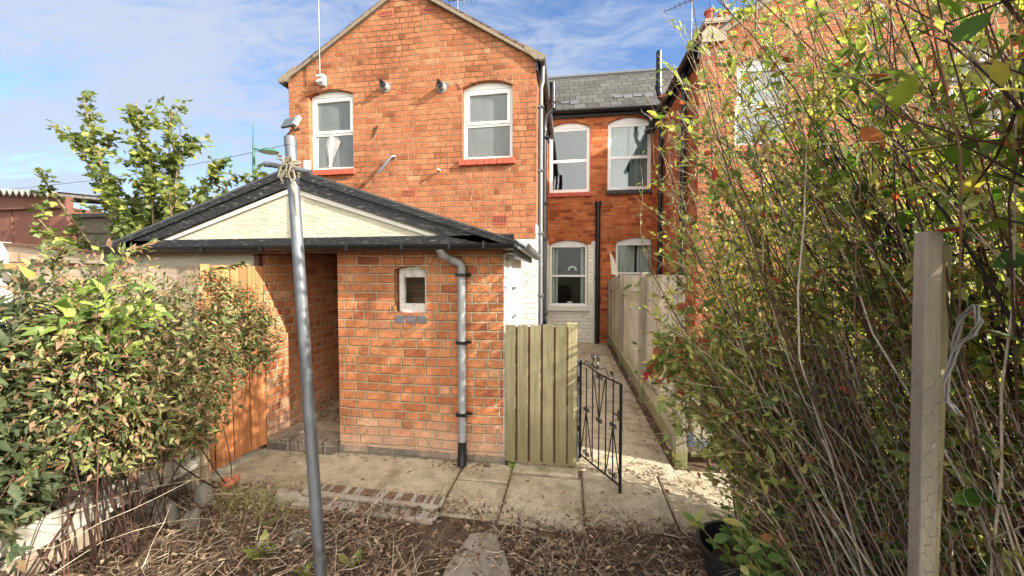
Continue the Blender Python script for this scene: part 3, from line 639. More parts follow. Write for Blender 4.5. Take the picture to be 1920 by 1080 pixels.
MB().gutter((nx-.10, nY-.06, nZ-.03), (nx-.10, bY-.1, nZ-.06), .06).build('gutter', 'black_iron', nw, smooth=True)
MB().box(nx-.03, nx-.002, nY, bY-.1, nZ-.17, nZ-.05).build('fascia', 'black_paint', nw)
for yy in (5.95, 7.35): MB().tube([(nx-.06, yy, nZ-.06), (nx-.06, yy, .02)], .04, 10).build('downpipe', 'black_iron', nw, smooth=True)
MB().tube([(nx+.03, 7.3, 4.62), (nx-.03, 7.3, 4.68), (nx-.09, 7.3, 4.76), (nx-.12, 7.3, 4.86), (nx-.125, 7.3, 5.58)], .052, 12).tube([(nx-.125, 7.3, 4.92), (nx-.125, 7.3, 4.98)], .066, 12).build('vent_pipe', 'black_plastic', nw, smooth=True)
ch = MB().box(1.98, 2.62, 6.02, 6.75, 4.4, 5.12).box(1.955, 2.645, 5.995, 6.775, 5.121, 5.18).build('chimney', 'brick_wing', nw)
MB().box(1.935, 2.665, 5.975, 6.795, 5.181, 5.26).build('chimney_cap', 'stone_coping', ch, bevel=.01)
for (x, y, h, r) in ((2.06, 6.15, .21, .065), (2.27, 6.2, .19, .075), (2.05, 6.58, .16, .07)):
    MB().tube([(x, y, 5.26), (x, y, 5.26+h*.8), (x, y, 5.26+h*.82), (x, y, 5.26+h)], [r*1.05, r*.9, r*1.15, r*1.15], 14).build('chimney_pot', 'terracotta', ch, smooth=True)
st = MB().prism([(nx+.005, nY-.06, 4.60), (nx+.30, nY-.06, 4.60), (nx+.30, nY-.06, 4.68), (nx+.10, nY-.06, 4.80), (nx+.005, nY-.06, 4.72)], (0, .3, 0)).build('kneeler_stone', 'stone_coping', nw, bevel=.008)

# ------------------------------------------------------------------ outhouse
oh = thing('brick_outhouse', 'small brick outhouse with low black gable roof, tiny window and dark open doorway', 'outhouse')
oY = 2.875; ex0, ex1 = -4.12, -.38; oax = -2.25; oB = 3.95; eZ = 1.725; aZ = 2.33
OW = (-1.425, -1.145, 1.19, 1.575, .035)
wall('wall', [(-1.925, -.05), (-.51, -.05), (-.51, 1.74), (-1.925, 1.74)], [hole(*OW)], oY, 'brick_outhouse', oh, .15)
MB().box(-1.925, -.509, oY-.018, oY-.001, -.06, .055, jit=.004).build('plinth', 'brick_plinth', oh)
MB().quad((-1.925, oB, -.05), (-1.925, oY, -.05), (-1.925, oY, 1.74), (-1.925, oB, 1.74)).build('doorway_wall', 'brick_outhouse', oh)
MB().quad((-2.56, 2.80, -.05), (-2.56, oB, -.05), (-2.56, oB, 1.74), (-2.56, 2.80, 1.74)).build('doorway_wall', 'brick_outhouse', oh)
MB().quad((-2.56, oB-.02, -.05), (-1.925, oB-.02, -.05), (-1.925, oB-.02, 1.74), (-2.56, oB-.02, 1.74)).build('doorway_wall', 'brick_outhouse', oh)
MB().box(-4.0, -2.66, 2.86, 2.90, -.05, 1.74).build('rendered_wall', 'cream_board', oh)
MB().box(-4.0, -.52, oB-.001, oB+.1, -.05, 1.80).build('rear_wall', 'brick_outhouse', oh)
MB().box(-4.05, -4.0, 2.86, oB, -.05, 1.74).build('side_wall', 'brick_outhouse', oh)
stp = MB(); x = -2.552
for wd in (.135, .07, .075, .12, .115, .10):
    stp.box(x+.003, x+wd-.004, 2.80+random.uniform(-.006, .006), 3.02, -.04, .105+random.uniform(-.006, .006), jit=.003); x += wd
stp.build('brick_step', 'brick_plinth', oh, bevel=.008)
MB().box(-2.555, -1.93, 3.021, oB-.03, -.04, .09).build('doorway_floor', 'paving', oh)
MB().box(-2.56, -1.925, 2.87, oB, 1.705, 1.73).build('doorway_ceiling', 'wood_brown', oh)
MB().box(-2.555, -1.93, oB-.06, oB-.025, .09, 1.70).build('doorway_dark_back', 'wood_brown', oh)  # dark panel added at the unseen back to deepen the doorway's shade
brick_arch(oh, OW[0]-.015, OW[1]+.01, OW[3]+.015, OW[4], oY, .12, 5, 'brick_outhouse', .005)
sb = MB()
for i in range(3): sb.box(-1.415+i*.094, -1.415+i*.094+.084, oY-.006, oY+.05, 1.105, 1.17, jit=.003)
sb.build('sill', 'blue_brick', oh, bevel=.004)
ow = MB(); a0, a1, zb, zt = -1.405, -1.147, 1.193, 1.545; yy = oY+.06
ow.box(a0, a0+.042, yy, yy+.05, zb, zt); ow.box(a1-.034, a1, yy, yy+.05, zb, zt); ow.box(a0+.042, a1-.034, yy+.002, yy+.05, zb, zb+.07); ow.box(a0+.042, a1-.034, yy+.002, yy+.05, zt-.065, zt)
ow = ow.build('window', 'old_white_paint', oh, bevel=.004)
MB().box(a0+.03, a1-.02, yy-.015, yy+.012, zb-.012, zb+.018).build('window_sill', 'old_white_paint', ow, bevel=.003)
MB().prism([(px, yy-.003, pz) for px, pz in [(a0, zt+.001), (a1, zt+.001)]+arc(a0, a1, zt+.002, .022)], (0, .02, 0)).build('head_panel', 'old_white_paint', ow)
MB().box(a0+.038, a1-.03, yy+.028, yy+.032, zb+.066, zt-.06).build('pane', 'pane_clear', ow)
MB().box(-1.9, -.6, 3.35, 3.40, .2, 1.7).build('inner_wall', 'brick_outhouse', oh)
# right flank: white painted brick, door and frame
MB().box(-.51, -.505, oY+.001, 2.995, -.04, 1.735).build('painted_pier', 'brick_painted', oh)
MB().box(-.55, -.53, 2.996, 3.95, -.04, 1.735).build('flank_wall', 'brick_painted', oh)
df = MB().box(-.529, -.500, 3.15, 3.24, 0, 1.70).box(-.529, -.500, 3.80, 3.87, 0, 1.70).box(-.529, -.501, 3.241, 3.799, 1.62, 1.70).build('door_frame', 'upvc', oh, bevel=.004)
d = MB().box(-.528, -.512, 3.245, 3.795, .02, 1.615).build('door', 'sill_white', oh)
for z in (.5, 1.38, 1.12): MB().box(-.511, -.496, 3.26, 3.5, z-.012, z+.012).build('hinge', 'galv_cap', d)
# roof slabs, bargeboards, panel, fascia
fy = 2.745; s = (aZ-eZ)/(ex1-oax)
for ex in (ex0, ex1):
    sg = 1 if ex > oax else -1; zz_ = eZ+.01
    MB().prism([(ex, fy-.012, zz_), (oax, fy-.012, aZ+.028), (oax, oB+.06, aZ+.028), (ex, oB+.06, zz_)], (0, 0, .018)).build('roof', 'felt', oh)
    h = .128
    MB().prism([(ex+(-.02*sg), fy, eZ+.0), (oax, fy, aZ+.02), (oax, fy, aZ+.02-h), (ex-sg*.52, fy, eZ+.52*s-h+.022), (ex-sg*.2, fy, eZ+.0)], (0, .03, 0)).build('bargeboard', 'black_paint', oh, bevel=.004)
    MB().prism([(ex, fy-.014, eZ+.004), (oax, fy-.014, aZ+.024), (oax, fy-.014, aZ-.022), (ex, fy-.014, eZ-.026)], (0, .0135, 0)).build('barge_trim', 'black_paint', oh, bevel=.003)
MB().prism([(ex0+.35, fy+.031, eZ+.05), (ex1-.30, fy+.031, eZ+.05), (oax, fy+.031, aZ-.02)], (0, .02, 0)).build('gable_panel', 'cream_board', oh)
MB().box(oax+.005, oax+.075, fy+.012, fy+.03, eZ+.10, aZ-.10).build('panel_strip', 'cream_trim', oh)
for sg in (-1, 1):
    x = oax+sg*.02; xe = (ex1 if sg > 0 else ex0)-sg*.55
    MB().prism([(x, fy+.016, aZ-.125), (xe, fy+.016, eZ+.55*s-.125), (xe, fy+.016, eZ+.55*s-.15), (x, fy+.016, aZ-.15-.012)], (0, .014, 0)).build('panel_trim', 'cream_trim', oh)
MB().box(ex0+.04, ex1-.03, fy+.0, fy+.0305, eZ-.015, eZ+.078).build('fascia', 'black_paint', oh, bevel=.004)
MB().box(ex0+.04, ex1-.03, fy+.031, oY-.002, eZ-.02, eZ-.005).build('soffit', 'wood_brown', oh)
MB().gutter((ex0-.02, fy-.05, eZ+.015), (ex1-.02, fy-.05, eZ+.005), .045).build('gutter', 'black_plastic', oh, smooth=True)
MB().tube([(ex0+.1, fy-.02, eZ-.04), (ex1-.04, fy-.02, eZ-.045)], .007, 6).build('cable', 'wood_brown', oh)
for x in (-3.6, -3.0, -2.45, -1.7, -1.25, -.88, -.62): MB().box(x-.008, x+.008, fy-.097, fy-.002, eZ-.032, eZ+.022).build('gutter_bracket', 'black_plastic', oh)
MB().gutter((ex1+.035, fy-.06, eZ+.005), (ex1+.035, oB, eZ-.02), .05).build('gutter', 'grey_plastic', oh, smooth=True)
MB().box(ex1-.04, ex1-.015, fy+.03, oB, eZ-.10, eZ-.0).build('fascia', 'grey_plastic', oh)
MB().box(-.50, ex1-.045, fy+.04, oB-.02, eZ-.06, eZ-.045).build('soffit', 'black_paint', oh)
rp = MB().tube([(-.965, fy-.05, eZ-.03), (-.955, fy-.03, 1.655), (-.925, 2.80, 1.625), (-.845, 2.82, 1.59), (-.835, 2.825, 1.56), (-.835, 2.825, 1.2), (-.835, 2.825, .60), (-.835, 2.825, .10), (-.83, 2.80, .03)], .031, 14)
rp = rp.build('downpipe', 'grey_pipe_pale', oh, smooth=True)
for z in (1.50, .97, .40):
    cl = MB(); clips(cl, -.835, 2.825, z, .031); cl.tube([(-.80, 2.85, z), (-.765, 2.84, z)], .012, 8); cl.build('pipe_clip', 'black_plastic', rp)
MB().tube([(-.835, 2.825, .18), (-.835, 2.822, .09), (-.828, 2.79, .0)], [.0335, .036, .038], 12).build('pipe_shoe', 'black_plastic', rp, smooth=True)
MB().tube([(-2.36, 3.1, 2.25), (-2.36, 3.1, 2.53)], .032, 12).build('vent_pipe', 'cream_trim', oh, smooth=True)
MB().tube([(-.49, 3.9, 1.52), (-.40, 3.9, 1.52), (-.36, 3.9, 1.50), (-.37, 3.9, 1.46), (-.40, 3.9, 1.49), (-.48, 3.9, 1.38)], .005, 6).build('wall_bracket', 'wire', oh)

# ------------------------------------------------------------------ clothes pole, rope, lamp
pole = thing('clothes_pole', 'tall leaning galvanised steel clothes pole with a short crossbar near its top', 'pole')
pb, ptop = Vector((-1.115, 1.52, -.1)), Vector((-1.375, 1.69, 2.17))
MB().tube([pb, pb.lerp(ptop, .5), ptop], .0262, 20).build('tube', 'galv', pole, smooth=True)
dv = (ptop-pb).normalized()
MB().tube([ptop-dv*.035, ptop+dv*.012], .0282, 20).build('end_cap', 'galv_cap', pole, smooth=True)
c0 = pb+dv*((2.03-pb.z)/dv.z)
cb = MB().tube([c0+Vector((-.105, -.035, .012)), c0+Vector((.125, -.03, -.035))], .0125, 12).build('crossbar', 'galv', pole, smooth=True)
MB().tube([c0+Vector((-.118, -.035, .0145)), c0+Vector((-.095, -.035, .010))], .0145, 12).build('end_cap', 'galv_cap', cb, smooth=True)
rope = thing('rope', 'weathered rope knotted round the pole where the crossbar meets it', 'rope')
rm = MB()
for j in range(15):
    ph = random.uniform(0, 6.28); tl = random.uniform(-.9, .9); off = random.uniform(-.034, .026); rr = random.uniform(.028, .037)
    rm.tube([c0+Vector((rr*math.cos(t), rr*math.sin(t)-.004, off+.03*tl*math.sin(t+ph))) for t in [6.5*i/22 for i in range(23)]], .0042, 7)
for j in range(12):
    a = c0+Vector((random.uniform(-.045, .045), -.045, random.uniform(-.04, .05))); b = c0+Vector((random.uniform(-.03, .05), -.05, random.uniform(-.09, .03)))
    rm.tube([a, a.lerp(b, .3)+Vector((.015, -.015, .012)), a.lerp(b, .7)+Vector((-.01, -.012, .0)), b], .0042, 7)
rm.build('coil', 'rope', rope, smooth=True)
MB().tube([c0+Vector((.035, -.04, -.02)), c0+Vector((.05, -.045, -.06)), c0+Vector((.03, -.045, -.10)), c0+Vector((.045, -.04, -.14)), c0+Vector((.043, -.03, -.3)), c0+Vector((.06, -.03, -.42))], .005, 7).build('loose_end', 'rope', rope, smooth=True)
sl = thing('solar_light', 'small square solar lamp on a bracket above the top of the steel pole', 'lamp')
Mx = Matrix.Translation(ptop+Vector((.0, .0, .085))) @ Matrix.Rotation(R(-12), 4, 'Z') @ Matrix.Rotation(R(62), 4, 'X')
MB().box(-.045, .035, -.028, .028, -.006, .006, M=Mx).build('solar_panel', 'solar_glass', sl, bevel=.002)
MB().box(.0355, .058, -.030, .030, -.008, .012, M=Mx).build('lamp_head', 'grey_pipe_pale', sl, bevel=.002)
MB().tube([ptop+Vector((.01, 0, .008)), ptop+Vector((.02, .0, .04)), ptop+Vector((.01, .0, .08))], .006, 8).tube([ptop+Vector((.02, 0, .045)), ptop+Vector((.055, 0, .055))], .007, 6).tube([ptop+Vector((-.025, 0, .02)), ptop+Vector((.02, 0, .055))], .004, 6).build('bracket', 'wood_brown', sl)

# ------------------------------------------------------------------ fences, gates
def boards(mb, p0, p1, z0, z1, wd, th=.016, lap=.006, jz=.01, taper=True, nrm=None):
    """vertical boards from p0 to p1 (xy)"""
    a, b = Vector((*p0, 0)), Vector((*p1, 0)); L = (b-a).length; t = (b-a)/L; n = Vector((t.y, -t.x, 0)) if nrm is None else Vector((*nrm, 0))
    k = max(1, round(L/wd)); w_ = L/k
    for i in range(k):
        s0 = a+t*(w_*i+.0015); s1 = a+t*(w_*(i+1)+lap); zt = z1+random.uniform(-jz, jz); dz = random.uniform(-.002, .002)
        o0, o1 = (.004, th) if taper else (th, th)
        e = i % 2*.003
        P = [s0+n*(e+dz), s1+n*(e+dz), s1+n*(o1+e+dz), s0+n*(o0+e+dz)]
        mb.prism([(q.x, q.y, z0) for q in P], (0, 0, zt-z0))
of = thing('timber_fence', 'short run of orange stained closeboard fence abutting the outhouse at left', 'fence')
mb = MB(); boards(mb, (-2.615, 2.30), (-2.585, 2.82), .05, 1.575, .078, th=.022, lap=-.020, jz=.006, nrm=(1, -.06)); mb.build('boards', 'wood_orange', of)
MB().prism([(-2.622, 2.30, .06), (-2.592, 2.815, .06), (-2.592, 2.815, 1.56), (-2.622, 2.30, 1.56)], (-.004, 0, 0)).build('dark_backing', 'wood_brown', of)  # dark sheet added so the gaps between boards read as shaded grooves
MB().box(-2.66, -2.615, 2.815, 2.86, -.05, 1.68).build('post', 'wood_brown', of)
MB().box(-2.58, -2.562, 2.84, 2.853, .08, 1.50).build('edge_strip', 'cream_trim', of)
MB().box(-2.66, -2.618, 2.3, 2.81, 1.25, 1.32).build('rail', 'wood_orange', of); MB().box(-2.66, -2.618, 2.3, 2.81, .3, .37).build('rail', 'wood_orange', of)
rpst = thing('timber_post', 'split rotten old timber post at the hedge end of the orange fence', 'post')
mb = MB(); 
for i in range(5):
    x = -2.53+.028*(i % 3)+random.uniform(-.01, .01); y = 2.14+.03*(i//2)
    mb.box(x-.022, x+.02, y-.02, y+.02, -.05, .42+.09*i+random.uniform(-.05, .05), jit=.010)
mb.build('post', 'wood_rotten', rpst, bevel=.006)
gb = thing('gravel_board', 'pale boards low under the hedge, sagging beside the rotten post', 'board')
MB().box(-2.50, -2.465, 1.22, 2.12, .20, .35, jit=.010).build('board', 'wood_white', gb, bevel=.004)
MB().box(-2.60, -2.56, .2, 1.7, .04, .17, jit=.015).build('board', 'wood_fence_old', gb, bevel=.004)
def rock(name, label, cat, c, r, mat, seed, group=None, flat=1.):
    rg = np.random.default_rng(seed); n, mr = 18, 10; V = []
    f = [rg.normal(0, 1, 3) for _ in range(6)]; ph = rg.uniform(0, 6, 6)
    for i in range(mr+1):
        for j in range(n):
            t = math.pi*i/mr; p = 2*math.pi*j/n; d = np.array([math.sin(t)*math.cos(p), math.sin(t)*math.sin(p), math.cos(t)])
            q = 1+sum(.11*math.sin(2.2*float(d@f[a])+ph[a]) for a in range(6)); d2 = np.sign(d)*np.abs(d)**.75
            V.append(np.array(c)+d2*q*np.array(r))
    i = (np.arange(mr)[:, None]*n+np.arange(n)[None]).ravel(); j = np.tile(np.arange(n), mr); i2 = i-j+(j+1) % n
    o = G().add(V, {4: np.stack([i, i2, i2+n, i+n], -1)}).build(name, mat); return tag(o, label, cat, group)
rock('concrete_lump', 'pale upright lump of broken concrete next to the rotten post', 'rubble', (-2.33, 2.02, .02), (.055, .04, .13), 'concrete_lump', 1)
rock('concrete_lump', 'wide broken concrete lump further left under the pale board', 'rubble', (-2.44, 1.86, .0), (.11, .06, .12), 'concrete_lump', 2)
rock('concrete_lump', 'narrow leaning concrete lump between the other two lumps', 'rubble', (-2.24, 1.86, -.01), (.05, .04, .10), 'concrete_lump', 5)
rock('garden_stone', 'rounded mossy stone at the patio edge left of the slatted boards', 'stone', (-1.83, 2.17, .015), (.07, .05, .055), 'mossy_stone', 3)
rock('garden_stone', 'small reddish stone at the foot of the rotten post', 'stone', (-2.36, 2.24, .02), (.05, .05, .05), 'terracotta', 4)
rock('garden_stone', 'pale stone in the litter left of the pole', 'stone', (-1.50, 1.86, .01), (.05, .04, .035), 'concrete_lump', 9)
# flat stepping stone
sp_ = [(-.60, 1.60), (-.60, 1.76), (-.565, 1.90), (-.545, 1.99), (-.50, 2.015), (-.43, 2.02), (-.395, 2.01), (-.375, 1.95), (-.33, 1.88), (-.285, 1.78), (-.25, 1.66), (-.27, 1.58), (-.45, 1.55)]
tag(MB().prism([(x, y, -.05) for x, y in sp_], (0, 0, .085)).build('stepping_stone', 'mossy_stone', bevel=.008), 'flat irregular grey stone slab with moss lying in the dead twigs', 'stone')
# slatted boards
sb_ = thing('slatted_board', 'weathered slatted timber boards with flaking white paint lying along the patio edge', 'board')
Mx = Matrix.Translation((-1.27, 2.20, .045)) @ Matrix.Rotation(R(-1.6), 4, 'Z') @ Matrix.Rotation(R(4), 4, 'X')
sm = MB(); x = -.47
while x < .46:
    wd = random.choice((.012, .018, .026, .034)); sm.box(x, x+wd-.003, .012, .10, -.012, .002, M=Mx); sm.box(x+.004, x+wd, -.085, -.024, -.024, -.010, M=Mx); x += wd
sm.build('slats', 'slat_wood', sb_)
MB().box(-.49, .47, -.023, .015, -.010, .012, M=Mx).build('batten', 'wood_plank', sb_, bevel=.003)
MB().box(-.48, .47, -.12, -.086, -.026, -.004, M=Mx).build('batten', 'wood_plank', sb_, bevel=.003)
MB().box(-.50, .45, -.15, .1, -.05, -.0265, M=Mx).build('dark_backing', 'wood_brown', sb_)
# green fence panel by the outhouse
gp = thing('fence_panel', 'greenish weathered closeboard fence panel standing between outhouse corner and iron gate', 'fence panel')
mb = MB(); boards(mb, (-.497, 2.868), (-.005, 2.868),   .035, 1.115, .0985, th=.026, lap=-.016, jz=.004); 
for i in range(5):
    for z in (.235, .885): mb.box(-.455+i*.0985, -.449+i*.0985, 2.835, 2.842, z-.003, z+.003)
mb.build('boards', 'wood_green', gp)
MB().box(-.02, .06, 2.872, 2.95, .02, 1.13).build('post', 'wood_green', gp, bevel=.004)
MB().box(-.497, -.006, 2.8705, 2.8715, .04, 1.10).build('dark_backing', 'wood_brown', gp)  # thin dark sheet added to draw shadow lines between the boards
MB().box(-.497, -.021, 2.872, 2.905, .85, .92).build('rail', 'wood_green', gp); MB().box(-.497, -.021, 2.872, 2.905, .2, .27).build('rail', 'wood_green', gp)
MB().box(-.47, -.42, 2.875, 2.92, .0, .034).build('block', 'pot_black', gp)
# alley fence
af = thing('timber_fence', 'pale closeboard fence running along the right side of the concrete path', 'fence')
fx = .885
mb = MB(); boards(mb, (fx+.03, 3.16), (fx+.03, 4.57), .19, 1.50, .10, jz=.004, nrm=(-1, 0)); boards(mb, (fx+.03, 4.66), (fx+.03, 6.42), .19, 1.50, .10, jz=.004, nrm=(-1, 0)); boards(mb, (fx+.03, 6.52), (fx+.03, 8.3), .19, 1.46, .10, jz=.006, nrm=(-1, 0)); mb.build('boards', 'wood_pale', af)
for y0, y1 in ((3.16, 4.57), (4.66, 6.42), (6.52, 8.3)):
    MB().box(fx-.01, fx+.012, y0, y1, .0, .186).build('gravel_board', 'wood_rail', af, bevel=.003)
    MB().prism([(fx-.035, y0, .188), (fx+.012, y0, .188), (fx+.012, y0, .245)], (0, y1-y0, 0)).build('rail', 'wood_rail', af)
    if y0 > 4: MB().prism([(fx-.03, y0, 1.20), (fx+.012, y0, 1.20), (fx+.012, y0, 1.26)], (0, y1-y0, 0)).build('rail', 'wood_rail', af)
for y, h, m_ in ((3.10, .735, 'wood_grey'), (4.615, 1.53, 'wood_grey'), (6.47, 1.53, 'wood_grey'), (8.33, 1.40, 'wood_grey')):
    MB().box(fx-.055 if y < 4 else fx-.05, fx+.035 if y < 4 else fx+.02, y-.045, y+.04, -.05, h, jit=.003).build('post', m_, af, bevel=.004)
    if y > 4: MB().box(fx+.021, fx+.05, y+.0, y+.045, 0, 1.49).build('post_back', 'wood_brown', af)
MB().tube([(.80, 3.06, .67), (.84, 3.05, .675)], .012, 8).build('bolt', 'black_iron', af)
# low gate on the right
rg_ = thing('wooden_gate', 'low grey picket gate with a blue steel latch right of the short mossy post', 'gate')
mb = MB(); boards(mb, (.965, 3.13), (1.62, 3.16), .05, .60, .085, taper=False, jz=.01, lap=-.012); mb.build('boards', 'wood_grey', rg_)
MB().box(.96, 1.62, 3.165, 3.20, .42, .49).build('rail', 'wood_grey', rg_); MB().box(.96, 1.62, 3.165, 3.20, .12, .19).build('rail', 'wood_grey', rg_)
MB().box(.925, .965, 3.05, 3.10, .16, .25).tube([(.95, 3.07, .20), (1.12, 3.085, .17)], .016, 8).box(1.0, 1.04, 3.06, 3.1, .14, .2).build('latch', 'latch_blue', rg_)
MB().tube([(1.08, 3.09, .12), (1.09, 3.08, -.0)], .014, 8).build('drop_bolt', 'wood_brown', rg_)
tag(MB().prism([(.70, 6.48, 1.505), (.80, 6.46, 1.50), (.79, 7.05, 1.78), (.755, 7.4, 1.95)], (.012, 0, .012)).build('loose_board', 'cream_board'), 'thin pale strip of board sticking up over the far end of the path fence', 'board')
# iron gate
ig = thing('iron_gate', 'black wrought iron garden gate standing open towards the patio', 'gate')
g0, g1 = Vector((.092, 3.02, 0)), Vector((.35, 2.60, 0)); gt = (g1-g0); gL = gt.length; gt = gt/gL
def gp_(s_, z): q = g0+gt*s_; return (q.x, q.y, z)
fr = MB().tube([gp_(0, .02), gp_(0, .80)], .009, 8).tube([gp_(gL, -.0), gp_(gL, .755)], .011, 8).tube([gp_(0, .05), gp_(gL, .05)], .007, 8).tube([gp_(0, .80), gp_(gL*.2, .795), gp_(gL*.5, .765), gp_(gL*.8, .758), gp_(gL, .755)], .007, 8)
fr.build('frame', 'black_iron', ig, smooth=True)
for i in range(1, 6): 
    s_ = gL*i/6; MB().tube([gp_(s_, .05), gp_(s_, .775)], .0055, 6).build('bar', 'black_iron', ig)
def scroll(s0, z0, r, sg, turns=1.35, flip=1):
    return [gp_(s0+sg*(r*(1-i/26))*math.cos(turns*6.28*i/20)-sg*r, z0+flip*(r*(1-i/26))*math.sin(turns*6.28*i/20)) for i in range(21)]
for (s_, za, zb_, wv) in ((gL/6, .10, .44, gL/6), (gL*3/6, .74, .42, gL/6), (gL*5/6, .10, .44, gL/6)):
    mb = MB()
    for sg in (-1, 1): mb.tube([gp_(s_+sg*wv*.85, za), gp_(s_, zb_)], .0045, 6)
    for sg in (-1, 1):
        mb.tube(scroll(s_+sg*.004, zb_+.0, .018, -sg, flip=1 if zb_ > za else -1), .004, 6)
        mb.tube(scroll(s_+sg*.004, za+.0, .022, -sg, flip=-1 if zb_ > za else 1), .004, 6)
    mb.build('scroll', 'black_iron', ig, smooth=True)
mb = MB(); cx = gL*.40
for sg in (-1, 1):
    mb.tube([gp_(cx+sg*gL*.33, .795-.02*(sg+1)/2), gp_(cx+sg*gL*.24, .83), gp_(cx+sg*gL*.12, .80), gp_(cx+sg*.03, .835), gp_(cx+sg*.012, .88)], .0045, 6)
    mb.tube(scroll(cx+sg*.008, .875, .024, -sg), .0045, 6); mb.tube(scroll(cx+sg*gL*.36, .80, .02, -sg), .0045, 6); mb.tube(scroll(cx+sg*.004, .81, .018, -sg, flip=-1), .004, 6)
mb.build('crest', 'black_iron', ig, smooth=True)
MB().tube([gp_(gL-.07, .53), gp_(gL+.01, .535)], .008, 8).tube([gp_(gL-.02, .50), gp_(gL-.02, .57)], .012, 8).build('latch', 'wood_brown', ig)
MB().box(.066, .095, 3.0, 3.04, .25, .29).build('hinge', 'black_iron', ig); MB().box(.066, .095, 3.0, 3.04, .65, .69).build('hinge', 'black_iron', ig)
tag(MB().tube([(.066, 3.02, -.03), (.066, 3.02, .82)], .018, 8).build('gate_post', 'galv'), 'thin steel post carrying the open iron gate', 'post')

# pot, wire post, mesh, twine
pot = thing('plant_pot', 'large black plastic pot in the litter at the foot of the twiggy shrub', 'pot')
pc = Vector((.87, 1.88, -.03)); mb = MB(); n = 28
prof = [(.15, -.03), (.185, .20), (.20, .205), (.205, .235), (.192, .235), (.175, .19), (.14, .10)]
for (r, z) in prof:
    for j in range(n): an = 2*math.pi*j/n; q = 1.2*r*(1+.025*math.sin(2*an+1)); mb.v.append((pc.x+q*math.cos(an), pc.y+q*.95*math.sin(an), pc.z+z+.018*math.cos(an+2)))
for i in range(len(prof)-1):
    for j in range(n): mb.f.append((i*n+j, i*n+(j+1) % n, (i+1)*n+(j+1) % n, (i+1)*n+j))
mb.build('body', 'pot_black', pot, smooth=True)
mb = MB(); mb.v = [(pc.x+.19*math.cos(6.283*j/n), pc.y+.18*math.sin(6.283*j/n), .10) for j in range(n)]; mb.f = [tuple(range(n))]
mb.build('compost', 'soil', pot)
wp = thing('timber_post', 'square grey timber fence post carrying the chicken wire at right', 'post')
Mx = Matrix.Translation((.968, 1.155, 0)) @ Matrix.Rotation(R(-.9), 4, 'Y') @ Matrix.Rotation(R(-2), 4, 'Z')
MB().box(-.0195, .0195, -.021, .021, -.1, 1.615, M=Mx).build('post', 'wood_post', wp, bevel=.005)
tag(MB().box(.99, 1.012, 1.165, 1.185, -.1, 1.58, jit=.003).build('timber_post', 'wood_green', bevel=.004), 'thin dark mossy stake just behind the grey wire post', 'post')
cw = G(); cell = .037; E = []
for iy in range(int(1.55/cell)):
    for iz in range(int(1.26/(cell*.9))):
        y = .62+iy*cell+(cell/2 if iz % 2 else 0); z = .02+iz*cell*.9
        def wp_(y, z): return (.892-.022*(y-1.165)+.012*math.sin(y*5+z*3)+.006*math.sin(z*17+y*9), y+.005*math.sin(z*23), z+.006*math.sin(y*19))
        a = wp_(y, z); b = wp_(y, z+cell*.42); c = wp_(y+cell/2, z+cell*.9-.0); d = wp_(y-cell/2, z+cell*.9)
        E += [(a, b), (b, c), (b, d)]
tubes(cw, np.array(E), .0007, .0007, 3); tag(cw.build('chicken_wire', 'wire'), 'rusty hexagonal chicken wire netting stretched past the grey post', 'netting')
tw = thing('twine', 'pale grey twine tangled on the chicken wire right of the post', 'twine')
mb = MB()
tp = [(.955, 1.435), (.985, 1.40), (.99, 1.36), (1.00, 1.30), (1.012, 1.245), (1.005, 1.205), (.975, 1.185)]
tw2 = [(.955, 1.435), (.945, 1.40), (.955, 1.37), (.985, 1.345), (.995, 1.315)]
for q in range(3):
    mb.tube([Vector((.872+.005*math.sin(i*1.6+q*2.1), y+.005*math.cos(i*1.6+q*2.1), z)) for i, (y, z) in enumerate(tp)], .0022, 6)
    mb.tube([Vector((.872+.005*math.sin(i*1.9+q*2.1), y+.006*math.cos(i*1.9+q*2.1), z)) for i, (y, z) in enumerate(tw2)], .002, 6)
mb.build('strand', 'twine', tw, smooth=True)

# ------------------------------------------------------------------ far things on the left, aerials, lamp, wire
rs = thing('metal_shed', 'rust brown metal shed with a corrugated roof behind the hedge at far left', 'shed')
MB().box(-11.6, -8.52, 5.2, 7.5, -.1, 2.66).build('wall', 'rust', rs)
sm = MB()
for x in (-9.72,): sm.box(x-.012, x+.012, 5.185, 5.2, -.1, 2.66)
sm.build('seam', 'rust', rs)
cg = MB(); n = 150; L = [(-11.7+3.25*i/n, .045*math.sin(i*1.02)) for i in range(n+1)]
for i in range(n):
    (xa, za), (xb, zb_) = L[i], L[i+1]; za += 2.98-.07*(xa+10); zb_ += 2.98-.07*(xb+10)
    cg.quad((xa, 5.05, za-.02), (xb, 5.05, zb_-.02), (xb, 7.6, zb_+.2), (xa, 7.6, za+.2)); cg.quad((xa, 5.05, za-.05), (xb, 5.05, zb_-.05), (xb, 5.05, zb_-.02), (xa, 5.05, za-.02))
cg.build('roof', 'corrugated', rs, smooth=True)
MB().prism([(-11.6, 5.19, 2.66), (-8.52, 5.19, 2.66), (-8.52, 5.19, 2.84), (-11.6, 5.19, 3.03)], (0, .1, 0)).build('eaves_board', 'rust', rs)
MB().box(-11.6, -8.50, 5.13, 5.19, 2.64, 2.67).build('trim', 'wood_brown', rs)
ds = thing('timber_shed', 'dark weatherboarded shed beside the rusty metal shed, under the young tree', 'shed')
mb = MB()
for i in range(7): mb.prism([(-8.45, 5.28, .6+i*.27), (-8.45, 5.31, .6+i*.27+.28), (-8.45, 5.36, .6+i*.27+.28), (-8.45, 5.36, .6+i*.27)], (1.75, 0, 0))
mb.build('wall', 'dark_boards', ds)
MB().box(-8.47, -6.68, 5.24, 6.9, 2.49, 2.55).build('roof', 'felt', ds)
